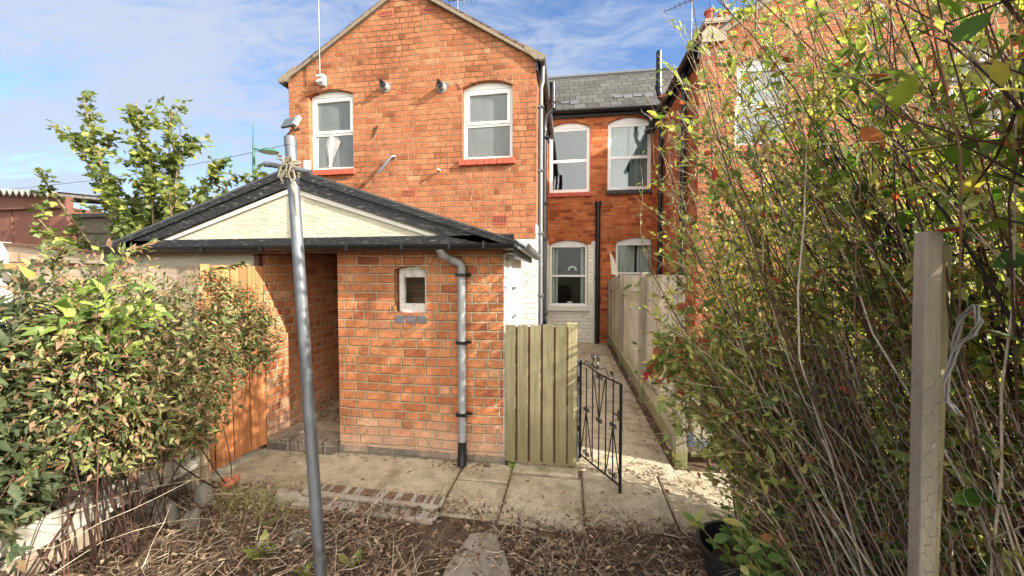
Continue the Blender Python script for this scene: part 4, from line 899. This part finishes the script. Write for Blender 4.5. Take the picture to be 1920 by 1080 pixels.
MB().box(-8.44, -6.72, 5.37, 6.8, 0, 2.48).build('frame', 'dark_boards', ds)
nf = thing('timber_fence', 'old plank fence with a capped rail beyond the hedge at far left', 'fence')
MB().box(-5.22, -5.10, 2.64, 2.72, -.1, 1.80).build('post', 'old_white_paint', nf, bevel=.004)
mb = MB(); boards(mb, (-5.09, 2.72), (-2.72, 2.78), .1, 1.585, .11, taper=False); mb.build('boards', 'wood_fence_old', nf)
MB().prism([(-5.09, 2.69, 1.62), (-5.09, 2.69, 1.78), (-4.06, 2.69, 1.70), (-4.06, 2.69, 1.60)], (0, .03, 0)).build('board', 'wood_fence_old', nf)
MB().prism([(-5.09, 2.66, 1.775), (-5.09, 2.66, 1.795), (-4.03, 2.66, 1.705), (-4.03, 2.66, 1.69)], (0, .10, 0)).build('capping', 'wood_brown', nf)
MB().box(-6.2, -4.72, 2.60, 2.64, 1.545, 1.605).build('rail', 'wood_yellow', nf); MB().box(-5.3, -5.1, 2.58, 2.62, 1.2, 1.7).build('rail', 'wood_yellow', nf)
sl_ = thing('street_lamp', 'tall green street lamp with an oval head beyond the roofs', 'street lamp')
MB().tube([(-14.1, 15, 0), (-14.06, 15, 6.6), (-14.04, 15, 8.25)], [.09, .06, .02], 10).build('column', 'lamp_green', sl_, smooth=True)
MB().tube([(-14.05, 15, 7.18), (-13.7, 15, 7.08), (-13.55, 15, 7.04)], .035, 8).build('arm', 'lamp_green', sl_, smooth=True)
hd = MB(); n = 18
for (r, z) in ((.02, 7.14), (.2, 7.11), (.33, 7.02), (.36, 6.955), (.34, 6.95)):
    for j in range(n): hd.v.append((-13.25+r*1.15*math.cos(6.283*j/n), 15+r*math.sin(6.283*j/n), z))
for i in range(4):
    for j in range(n): hd.f.append((i*n+j, i*n+(j+1) % n, (i+1)*n+(j+1) % n, (i+1)*n+j))
hd.build('hood', 'lamp_green', sl_, smooth=True)
dd = MB().tube([(-13.25, 15, 6.90), (-13.25, 15, 6.949)], [.2, .33], 18).build('diffuser', 'lamp_glass', sl_, smooth=True)
a, b = Vector((-32, 15.5, 5.9)), Vector((-6, 15.5, 8.6)); 
tag(MB().tube([a.lerp(b, i/20)+Vector((0, 0, -1.0*math.sin(math.pi*i/20)*.6)) for i in range(21)], .018, 5).build('overhead_wire', 'cable'), 'thin overhead telephone wire crossing the sky at left', 'wire')
def aerial(name, label, x, y, z0, z1, arm_z, dirx, L, n, r=.0095, mat='alu', bracket=True):
    t = thing(name, label, 'aerial', 'television aerials on the roofs')
    MB().tube([(x, y, z0), (x, y, z1)], r, 10).build('mast', mat, t, smooth=True)
    d = Vector((math.cos(dirx), math.sin(dirx), .0)); p = Vector((x, y, arm_z)); q = Vector((-d.y, d.x, 0)); mb = MB()
    mb.tube([p-d*L*.35, p+d*L*.65], .008, 6)
    for i in range(n): c = p+d*L*(-.33+.96*i/(n-1)); mb.tube([c-q*.11*(1.2-.05*i), c+q*.11*(1.2-.05*i)], .004, 5); mb.tube([c-q*.05-Vector((0, 0, .03)), c+q*.05+Vector((0, 0, .03))], .003, 4)
    mb.build('array', mat, t)
    if bracket: MB().box(x-.04, x+.04, y+.02, y+.095, z0+.0, z0+.15).box(x-.05, x+.055, y-.02, y+.02, z0+.02, z0+.045).box(x-.05, x+.055, y-.02, y+.02, z0+.1, z0+.125).build('bracket', 'upvc', t)
    return t
aerial('tv_aerial', 'aerial mast bolted to the left side of the brick gable by a white bracket', -3.79, 5.30, 4.43, 6.15, 5.78, .25, .9, 9)
aerial('tv_aerial', 'slim aerial behind the right slope of the brick gable', -1.97, 6.5, 5.2, 6.7, 6.32, .05, .5, 7, .012, bracket=False)
aerial('tv_aerial', 'aerial on a slender mast beside the chimney pots', 2.35, 8.0, 5.3, 7.15, 6.92, 2.6, .8, 9, bracket=False)

# ------------------------------------------------------------------ VEGETATION
def tree():
    t = thing('young_tree', 'young sycamore tree with lobed leaves growing behind the outhouse roof at left', 'tree')
    base = np.array([[-5.7, 4.5, -.1]])
    g = G(); trunk = grow(base, np.array([[-.08, 0, 1.]]), 1.9, 6, .03); tubes(g, trunk, .07, .05, 8)
    tips = np.array([(-7.9, 4.5, 3.05), (-7.35, 4.6, 3.62), (-6.85, 4.4, 4.08), (-6.3, 4.7, 3.55), (-5.95, 4.4, 3.92), (-5.65, 4.6, 3.85), (-5.35, 4.5, 3.35), (-4.95, 4.7, 3.05), (-4.55, 4.5, 2.85), (-4.25, 4.6, 2.80), (-6.9, 4.7, 2.7), (-5.2, 4.2, 2.6), (-7.6, 4.3, 2.35), (-6.0, 4.9, 3.3), (-6.3, 4.2, 2.9), (-5.6, 4.3, 3.1)])
    br = []
    for tp in tips:
        s0 = trunk[0, rng.integers(2, 7)]; mid = s0*.5+tp*.5+np.array([0, 0, -.18])+rng.normal(0, .08, 3)
        tt = np.linspace(0, 1, 9)[:, None]; br.append((1-tt)**2*s0+2*tt*(1-tt)*mid+tt**2*tp)
    br = np.array(br); tubes(g, br, .030, .007, 6)
    P, D = sample(br, 150, .25, 1.); tw = grow(P, D+rdir(150, .6)+np.array([0, 0, .25]), rng.uniform(.15, .5, 150), 4, .1); tubes(g, tw, .008, .003, 4)
    g.build('trunk', 'bark_maple', t)
    f = G()
    P1, D1 = sample(tw, 3200, .1, 1.); P2, D2 = sample(br, 1000, .35, 1.); P = np.concatenate([P1, P2]); D = np.concatenate([D1, D2])
    n = len(P); D = unit(rdir(n, .7)+D*.3+np.array([0, 0, -.15])); off = unit(rdir(n))*rng.uniform(.03, .09, (n, 1))
    P = P+off
    leaves(f, P, D, rng.uniform(.05, .125, n), rng.uniform(.055, .13, n), MAPLE, (0.25, -.35, .8), .45)
    f.build('crown', 'leaf_maple', t, smooth=False)
tree()

def cull(paths, kx, zx=0.):
    """keep only stems that stay on the shrub's own side of the garden"""
    kk = kx+.20*np.clip((.90-paths[..., 2])/.35, 0, 1)
    x = paths[..., 0]-kk*np.maximum(paths[..., 1], .3)-zx*np.maximum(paths[..., 2]-1.6, 0)
    d = np.linalg.norm(paths-np.array([0, 0, 1.5]), axis=-1)
    hit = ((paths[..., 1] < 1.5) & (paths[..., 2] < 1.58) & (paths[..., 0] < .975)).any(1)     # held back by the wire
    return paths[(x.min(1) > 0) & (d.min(1) > .72) & ~hit]
def cane_shrub():
    t = thing('twiggy_shrub', 'large tangled shrub of arching brown canes and small pale leaves filling the right side', 'shrub')
    g = G(); n = 5200
    P0 = np.stack([rng.uniform(.98, 1.62, n), rng.uniform(.6, 2.4, n), np.full(n, -.03)], 1)
    D0 = np.stack([-.33+rng.normal(0, .24, n), .14+rng.normal(0, .20, n), np.ones(n)], 1)
    L = rng.uniform(1.3, 3.3, n); L = np.where(P0[:, 1] > 1.5, np.minimum(L, rng.uniform(.6, 1.45, n)), L); D0[:, 0] -= np.where((P0[:, 1] > 1.) & (P0[:, 1] < 1.5), .10, 0.)
    c1 = cull(grow(P0, D0, L, 12, .085, (-.020, .004, -.010)), .175, .08)[:400]; n = len(c1)
    q = 1500; Pq = np.stack([rng.uniform(.98, 1.35, q), rng.uniform(.8, 1.55, q), np.full(q, -.03)], 1)
    c0_ = cull(grow(Pq, np.stack([-.46+rng.normal(0, .16, q), .16+rng.normal(0, .16, q), np.ones(q)], 1), rng.uniform(1.9, 3.1, q), 12, .085, (-.014, .004, -.008)), .175, .10)[:210]
    Pq = np.stack([rng.uniform(1.35, 1.75, q), rng.uniform(.8, 1.35, q), np.full(q, -.03)], 1)
    c3_ = cull(grow(Pq, np.stack([-.26+rng.normal(0, .16, q), .18+rng.normal(0, .16, q), np.ones(q)], 1), rng.uniform(2.5, 3.5, q), 12, .085, (-.012, .004, -.006)), .175, .10)[:110]
    c1 = np.concatenate([c1, c0_, c3_]); n = len(c1)
    tubes(g, c1, rng.uniform(.0026, .0062, n), .0012, 5)
    m_ = 5200; P, D = sample(c1, m_, .15, 1.); D = unit(D+rdir(m_, .72)+np.array([-.06, 0, .10]))
    c2 = cull(grow(P, D, rng.uniform(.12, .6, m_), 7, .12, (0, 0, -.01)), .15, .07)
    g.build('canes', 'bark_shrub', t)
    g2 = G(); tubes(g2, c2, .0018, .0007, 3); g2.build('twigs', 'bark_twig', t)
    f = G()
    k = 68000; P, D = sample(c2, k, .05, 1.)
    keep = rng.uniform(0, 1, k) < np.clip((P[:, 2]-.2)/.9, .12, 1.)*np.where((P[:, 2] > 2.1) & (P[:, 0] < .5*P[:, 1]), .55, 1.)*np.where((P[:, 0] < .34*P[:, 1]) & (P[:, 2] > 1.8), .45, 1.); P, D = P[keep], D[keep]; k = len(P)
    leaves(f, P, unit(D+rdir(k, .7)), rng.uniform(.018, .052, k), rng.uniform(.008, .021, k), SMALL, (.2, -.2, 1), .7)
    k = 4400; P, D = sample(c2, k, .1, 1.); leaves(f, P, unit(D+rdir(k, .8)), rng.uniform(.04, .082, k), rng.uniform(.018, .036, k), OVAL, (.2, -.2, 1), .7)
    f.build('foliage', 'leaf_shrub', t)
cane_shrub()

def broad_shrub():
    t = thing('broadleaf_shrub', 'dark branched shrub with big green leaves hanging over the wire post at top right', 'shrub')
    g = G(); n = 900
    P0 = np.stack([rng.uniform(1.0, 1.9, n), rng.uniform(.45, 1.35, n), np.full(n, -.03)], 1)
    D0 = np.stack([-.20+rng.normal(0, .16, n), .12+rng.normal(0, .16, n), np.ones(n)], 1)
    c1 = cull(grow(P0, D0, rng.uniform(1.9, 3.0, n), 14, .07, (-.015, .01, -.01)), .50)[:42]; n = len(c1); tubes(g, c1, rng.uniform(.005, .011, n), .0025, 7)
    m_ = 620; P, D = sample(c1, m_, .42, 1.); c2 = cull(grow(P, D+rdir(m_, .6), rng.uniform(.15, .45, m_), 6, .1), .52); tubes(g, c2, .0035, .0015, 5)
    g.build('branches', 'bark_dark', t)
    f = G(); k = 1900; P, D = sample(c2, k, .1, 1.); D = unit(D+rdir(k, .7)+np.array([0, 0, -.3]))
    ok = (np.linalg.norm(P-np.array([0, 0, 1.5]), axis=1) > .8); P, D = P[ok], D[ok]; k = len(P)
    L = rng.uniform(.045, .10, k); leaves(f, P, D, L, L*rng.uniform(.45, .68, k), OVAL, (.3, -.3, 1), .55)
    f.build('foliage', 'leaf_broad', t)
broad_shrub()

def bright_shrub(c, r, n, label):
    t = thing('sunlit_shrub', label, 'shrub')
    g = G(); k = 60; P0 = np.array(c)[None]*np.array([1, 1, 0])+rng.normal(0, .25, (k, 3))*np.array([1, 1, 0]); tp = np.array(c)+unit(rdir(k))*np.array(r)*rng.uniform(.6, 1, (k, 1))
    tt = np.linspace(0, 1, 8)[None, :, None]; br = P0[:, None]*(1-tt)+tp[:, None]*tt+rng.normal(0, .02, (k, 8, 3)); tubes(g, br, .012, .003, 5); g.build('branches', 'bark_shrub', t)
    f = G(); P = np.array(c)+unit(rdir(n))*np.array(r)*rng.uniform(.45, 1.05, (n, 1))**.6; P[:, 2] = np.maximum(P[:, 2], .05)
    leaves(f, P, unit(rdir(n)+np.array([0, -.2, -.2])), rng.uniform(.05, .10, n), rng.uniform(.03, .055, n), OVAL, (.4, -.4, .8), .6); f.build('foliage', 'leaf_bright', t)
bright_shrub((3.9, 4.1, 1.2), (1.1, .55, 1.3), 3000, 'yellow green sunlit shrub glimpsed behind the twiggy shrub at far right')
bright_shrub((2.75, 3.6, 1.35), (.85, .7, 1.35), 3200, 'tall sunlit shrub between the twiggy shrub and the right brick house')

bright_shrub((1.98, 4.15, 1.15), (.55, .6, 1.3), 2400, 'sunlit shrub close behind the path fence, seen through thin canes')

def red_creeper():
    t = thing('creeper', 'creeper with large green and red leaves hanging over the path fence end', 'creeper')
    g = G(); base = np.array([[1.05, 2.35, .0], [1.0, 2.4, 0], [1.1, 2.3, 0]]); tip = np.array([[.58, 2.35, 1.10], [.66, 2.4, .95], [.55, 2.2, .92]])
    tt = np.linspace(0, 1, 10)[None, :, None]; pa = (1-tt)**2*base[:, None]+2*tt*(1-tt)*np.array([.95, 2.35, 1.25])+tt**2*tip[:, None]; tubes(g, pa, .004, .0015, 5)
    P, D = sample(pa, 26, .35, 1.); c2 = grow(P, unit(D+rdir(26, .6)+np.array([-.2, -.1, -.2])), rng.uniform(.1, .28, 26), 4, .1, (0, 0, -.05)); tubes(g, c2, .0016, .0008, 4); g.build('stems', 'bark_shrub', t)
    f = G(); k = 190; P, D = sample(c2, k, .1, 1.); L = rng.uniform(.05, .105, k); leaves(f, P, unit(D*.3+rdir(k, .45)+np.array([-.2, -.1, -.7])), L, L*rng.uniform(.5, .7, k), OVAL, (.1, -.8, .4), .35); f.build('foliage', 'leaf_red', t)
red_creeper()

def sapling(c, n, h, label, lm='leaf_sapling', spread=.18, ls=(.045, .085)):
    t = thing('sapling', label, 'plant')
    g = G(); P0 = np.array(c)[None]+rng.normal(0, .05, (n, 3))*np.array([1, 1, 0]); D0 = np.stack([rng.normal(-.2, spread, n), rng.normal(-.12, spread, n), np.ones(n)], 1)
    st = grow(P0, D0, rng.uniform(.6, 1., n)*h, 8, .08); tubes(g, st, .003, .001, 5); g.build('stems', 'bark_shrub', t)
    f = G(); P, D = sample(st, n*13, .3, 1.); k = len(P); L = rng.uniform(*ls, k); leaves(f, P, unit(rdir(k)*np.array([1, 1, .3])+D*.4), L, L*rng.uniform(.42, .55, k), OVAL, (0, -.3, 1), .3); f.build('foliage', lm, t)
sapling((.90, 1.70, .0), 14, .72, 'green sapling with oval paired leaves growing out beside the black pot')
sapling((1.0, 1.35, .0), 6, .42, 'low oval leaved sapling at the foot of the grey wire post')
sapling((.87, 1.88, .08), 4, .22, 'small weedy seedling in the black pot', spread=.3, ls=(.02, .04))

def hedge(name, label, c, r, n, lm, ls, asp, bark, canes, tmpl=OVAL, down=.1, extra=(), lumps=9, twl=.35, fill=.75, smalln=0):
    t = thing(name, label, 'hedge'); g = G(); c = np.array(c); r = np.array(r)
    lc = np.array([c+unit(rdir(1))[0]*r*.55 for _ in range(lumps)]); lr = rng.uniform(.35, .6, lumps)
    if extra: lc = np.concatenate([lc, np.array(extra)]); lr = np.concatenate([lr, np.full(len(extra), .42)]); lumps = len(lr)
    def pt(k):
        i = rng.integers(0, lumps, k); P = lc[i]+unit(rdir(k))*r*lr[i][:, None]*rng.uniform(fill, 1.05, (k, 1)); P[:, 2] = np.where(P[:, 2] < .40, .80-P[:, 2], P[:, 2]); return P
    P0 = c[None]*np.array([1, 1, 0])+rng.uniform(-1, 1, (canes, 3))*r*np.array([.5, .85, 0]); tp = pt(canes)
    tt = np.linspace(0, 1, 9)[None, :, None]; mid = (P0+tp)/2+rng.normal(0, .12, (canes, 3)); br = (1-tt)**2*P0[:, None]+2*tt*(1-tt)*mid[:, None]+tt**2*tp[:, None]; tubes(g, br, rng.uniform(.003, .007, canes), .0015, 5)
    k = canes*3; P = pt(k); tw = grow(P, rdir(k)+np.array([.3, -.2, .2]), rng.uniform(.5, 1., k)*twl, 5, .15, (0, 0, -.03)); tubes(g, tw, .0018, .0008, 3); g.build('branches', bark, t)
    f = G(); P = pt(n); L = rng.uniform(*ls, n); D = unit(rdir(n)*.8+(P-c)/r*.6+np.array([0, 0, -down])); leaves(f, P, D, L, L*rng.uniform(asp[0], asp[1], n), tmpl, (.35, -.4, .9), .45)
    k = int(n*.35); P, D = sample(tw, k, .1, 1.); L = rng.uniform(*ls, k); leaves(f, P, unit(D+rdir(k, .6)), L, L*rng.uniform(asp[0], asp[1], k), tmpl, (.35, -.4, .9), .45)
    f.build('foliage', lm, t); return t
hedge('hedge_shrub', 'dark green narrow leaved shrub at the far left foreground', (-2.74, 1.12, .82), (.50, .74, .76), 10500, 'leaf_privet', (.035, .095), (.22, .40), 'bark_dark', 40, tmpl=LANCE, lumps=12)
hedge('honeysuckle', 'bright green broad leaved climber in the middle of the left hedge', (-2.36, 1.60, 1.26), (.20, .24, .24), 330, 'leaf_honey', (.035, .095), (.35, .55), 'bark_dark', 20, tmpl=LANCE, lumps=9)
hedge('climber', 'half withered climber with curled brown leaves spilling over the orange fence', (-2.47, 1.72, .93), (.38, .60, .66), 26000, 'leaf_climber', (.016, .056), (.22, .48), 'bark_dark', 34, tmpl=LANCE, down=.4, lumps=17, twl=.3, extra=[(-2.50, 2.26, 1.27), (-2.50, 2.50, 1.16), (-2.52, 2.38, 1.02), (-2.48, 2.58, 1.0)])

# bare brush low under the hedge
bt = thing('brushwood', 'bare tangled brambles and dead stems low under the left hedge', 'brushwood')
g = G(); n = 75; P0 = np.stack([rng.uniform(-2.95, -2.3, n), rng.uniform(.7, 1.6, n), rng.uniform(-.02, .5, n)], 1)
D0 = np.stack([rng.normal(.1, .8, n), rng.normal(-.1, .8, n), rng.normal(.15, .35, n)], 1); pa = grow(P0, D0, rng.uniform(.3, 1.1, n), 8, .14, (.01, 0, -.05)); pa[..., 2] = np.maximum(pa[..., 2], -.01)
tubes(g, pa, rng.uniform(.0012, .0036, n), .001, 4); g.build('stems', 'bark_shrub', bt)

# litter: twigs and dead leaves
def on_bed(n, y0=.2, y1=2.26):
    P = np.stack([rng.uniform(-3.0, 1.6, n*4), rng.uniform(y0, y1, n*4), rng.uniform(-.01, .05, n*4)], 1); x, y = P[:, 0], P[:, 1]
    q = .5+.28*np.sin(x*5.1+2*np.sin(y*4.3))+.28*np.sin(y*7.7+1.5*np.sin(x*6.1))
    return P[np.argsort(rng.uniform(0, 1, len(P))/np.clip(q, .12, 1))[:n]]
g = G(); n = 7500; P0 = on_bed(n, .8); D0 = rdir(n)*np.array([1, 1, .22]); pa = grow(P0, D0, rng.uniform(.04, .34, n)*rng.uniform(.35, 1, n), 6, .16, (0, 0, -.02)); pa[..., 2] = np.maximum(pa[..., 2], -.015)
tubes(g, pa, rng.uniform(.0009, .0032, n), .0009, 4)
n = 260; P0 = on_bed(n, 1.3); pa = grow(P0, rdir(n, .35)+np.array([0, 0, 1.]), rng.uniform(.05, .22, n), 5, .08); tubes(g, pa, .0016, .0008, 4)
tag(g.build('dead_twigs', 'dead_twigs'), kind='stuff')
g = G(); n = 8200; P = on_bed(n, .8); P[:, 2] += .004; L = rng.uniform(.018, .055, n); leaves(g, P, rdir(n)*np.array([1, 1, .3]), L, L*rng.uniform(.35, .7, n), CURL, (0, 0, 1), .6)
n = 900; P0 = on_bed(n, 2.15, 2.5); P0[:, 1] = 2.2+np.abs(rng.normal(0, .10, n)); P0[:, 2] = .006; L = rng.uniform(.01, .035, n); leaves(g, P0[P0[:, 0] > -2.3], (rdir(n)*np.array([1, 1, .15]))[P0[:, 0] > -2.3], L[P0[:, 0] > -2.3], L[P0[:, 0] > -2.3]*.45, CURL, (0, 0, 1), .5)
def strip(n, x0, x1, y0, y1): return np.stack([rng.uniform(x0, x1, n), rng.uniform(y0, y1, n), np.full(n, .006)], 1)
for q in (strip(220, .70, .86, 3.2, 8.2), strip(60, -.5, .7, 2.86, 2.9), strip(70, -1.0, -.6, 2.72, 2.86), strip(45, -2.5, .6, 2.3, 2.8), strip(60, .0, .7, 3., 7.), strip(40, -2.7, -.9, 2.78, 2.85), strip(120, .5, 1.4, 2.6, 3.05)):
    k = len(q); L = rng.uniform(.015, .045, k); leaves(g, q, rdir(k)*np.array([1, 1, .2]), L, L*.5, CURL, (0, 0, 1), .5)
k = 130; q = np.stack([rng.uniform(-2.54, -1.95, k), rng.uniform(3.1, 3.9, k), rng.uniform(.09, .25, k)], 1); L = rng.uniform(.03, .07, k); leaves(g, q, rdir(k), L, L*.6, CURL, (0, 0, 1), .7)
tag(g.build('dead_leaves', 'leaf_dead'), kind='stuff')
g = G(); n = 520; P0 = np.stack([rng.normal(-2.05, .22, n), rng.normal(2.12, .10, n), np.zeros(n)], 1); pa = grow(P0, rdir(n, .5)+np.array([0, 0, .8]), rng.uniform(.05, .17, n), 5, .12, (0, 0, -.1)); tubes(g, pa, .0015, .0006, 3)
for (x, y, k) in ((-.44, 2.74, 40), (-.81, 2.5, 50), (.05, 2.87, 50), (-.25, 2.75, 30), (.1, 2.5, 30), (-.43, 2.3, 20)):
    P0 = np.stack([rng.normal(x, .03, k), rng.normal(y, .05, k), np.full(k, -.02)], 1); pa = grow(P0, rdir(k, .5)+np.array([0, 0, .8]), rng.uniform(.03, .09, k), 4, .12, (0, 0, -.1)); tubes(g, pa, .0013, .0005, 3)
tag(g.build('dry_grass', 'straw'), kind='stuff')
def weed(x, y, n, L, label):
    t = G(); P = np.tile(np.array([[x, y, .0]]), (n, 1))+rng.normal(0, .012, (n, 3))*np.array([1, 1, 0]); a = rng.uniform(0, 6.28, n); D = np.stack([np.cos(a), np.sin(a), rng.uniform(.3, 1.1, n)], 1)
    leaves(t, P, D, rng.uniform(.6, 1.1, n)*L, rng.uniform(.35, .5, n)*L, OVAL, (0, 0, 1), .2); tag(t.build('weed', 'leaf_weed'), label, 'weed')
weed(-1.10, 1.72, 7, .10, 'broad leaved weed just right of the foot of the steel pole')
weed(-1.30, 1.62, 6, .09, 'upright weed left of the foot of the steel pole')
weed(-1.62, 1.72, 8, .11, 'low olive weed clump in the litter between pole and hedge')
weed(-1.78, 1.95, 5, .07, 'small green weed near the mossy stone')
weed(-.43, 2.83, 9, .05, 'tuft of green weed growing in the joint by the green panel')

# second clothes pole in the neighbouring garden, right of the picture (casts the upright shadow on the outhouse wall)
tag(MB().tube([(3.1, 1.68, 0), (3.1, 1.68, 4.2)], .026, 12).build('clothes_pole', 'galv'), 'plain upright steel clothes pole in the garden right of the wire fence', 'pole')
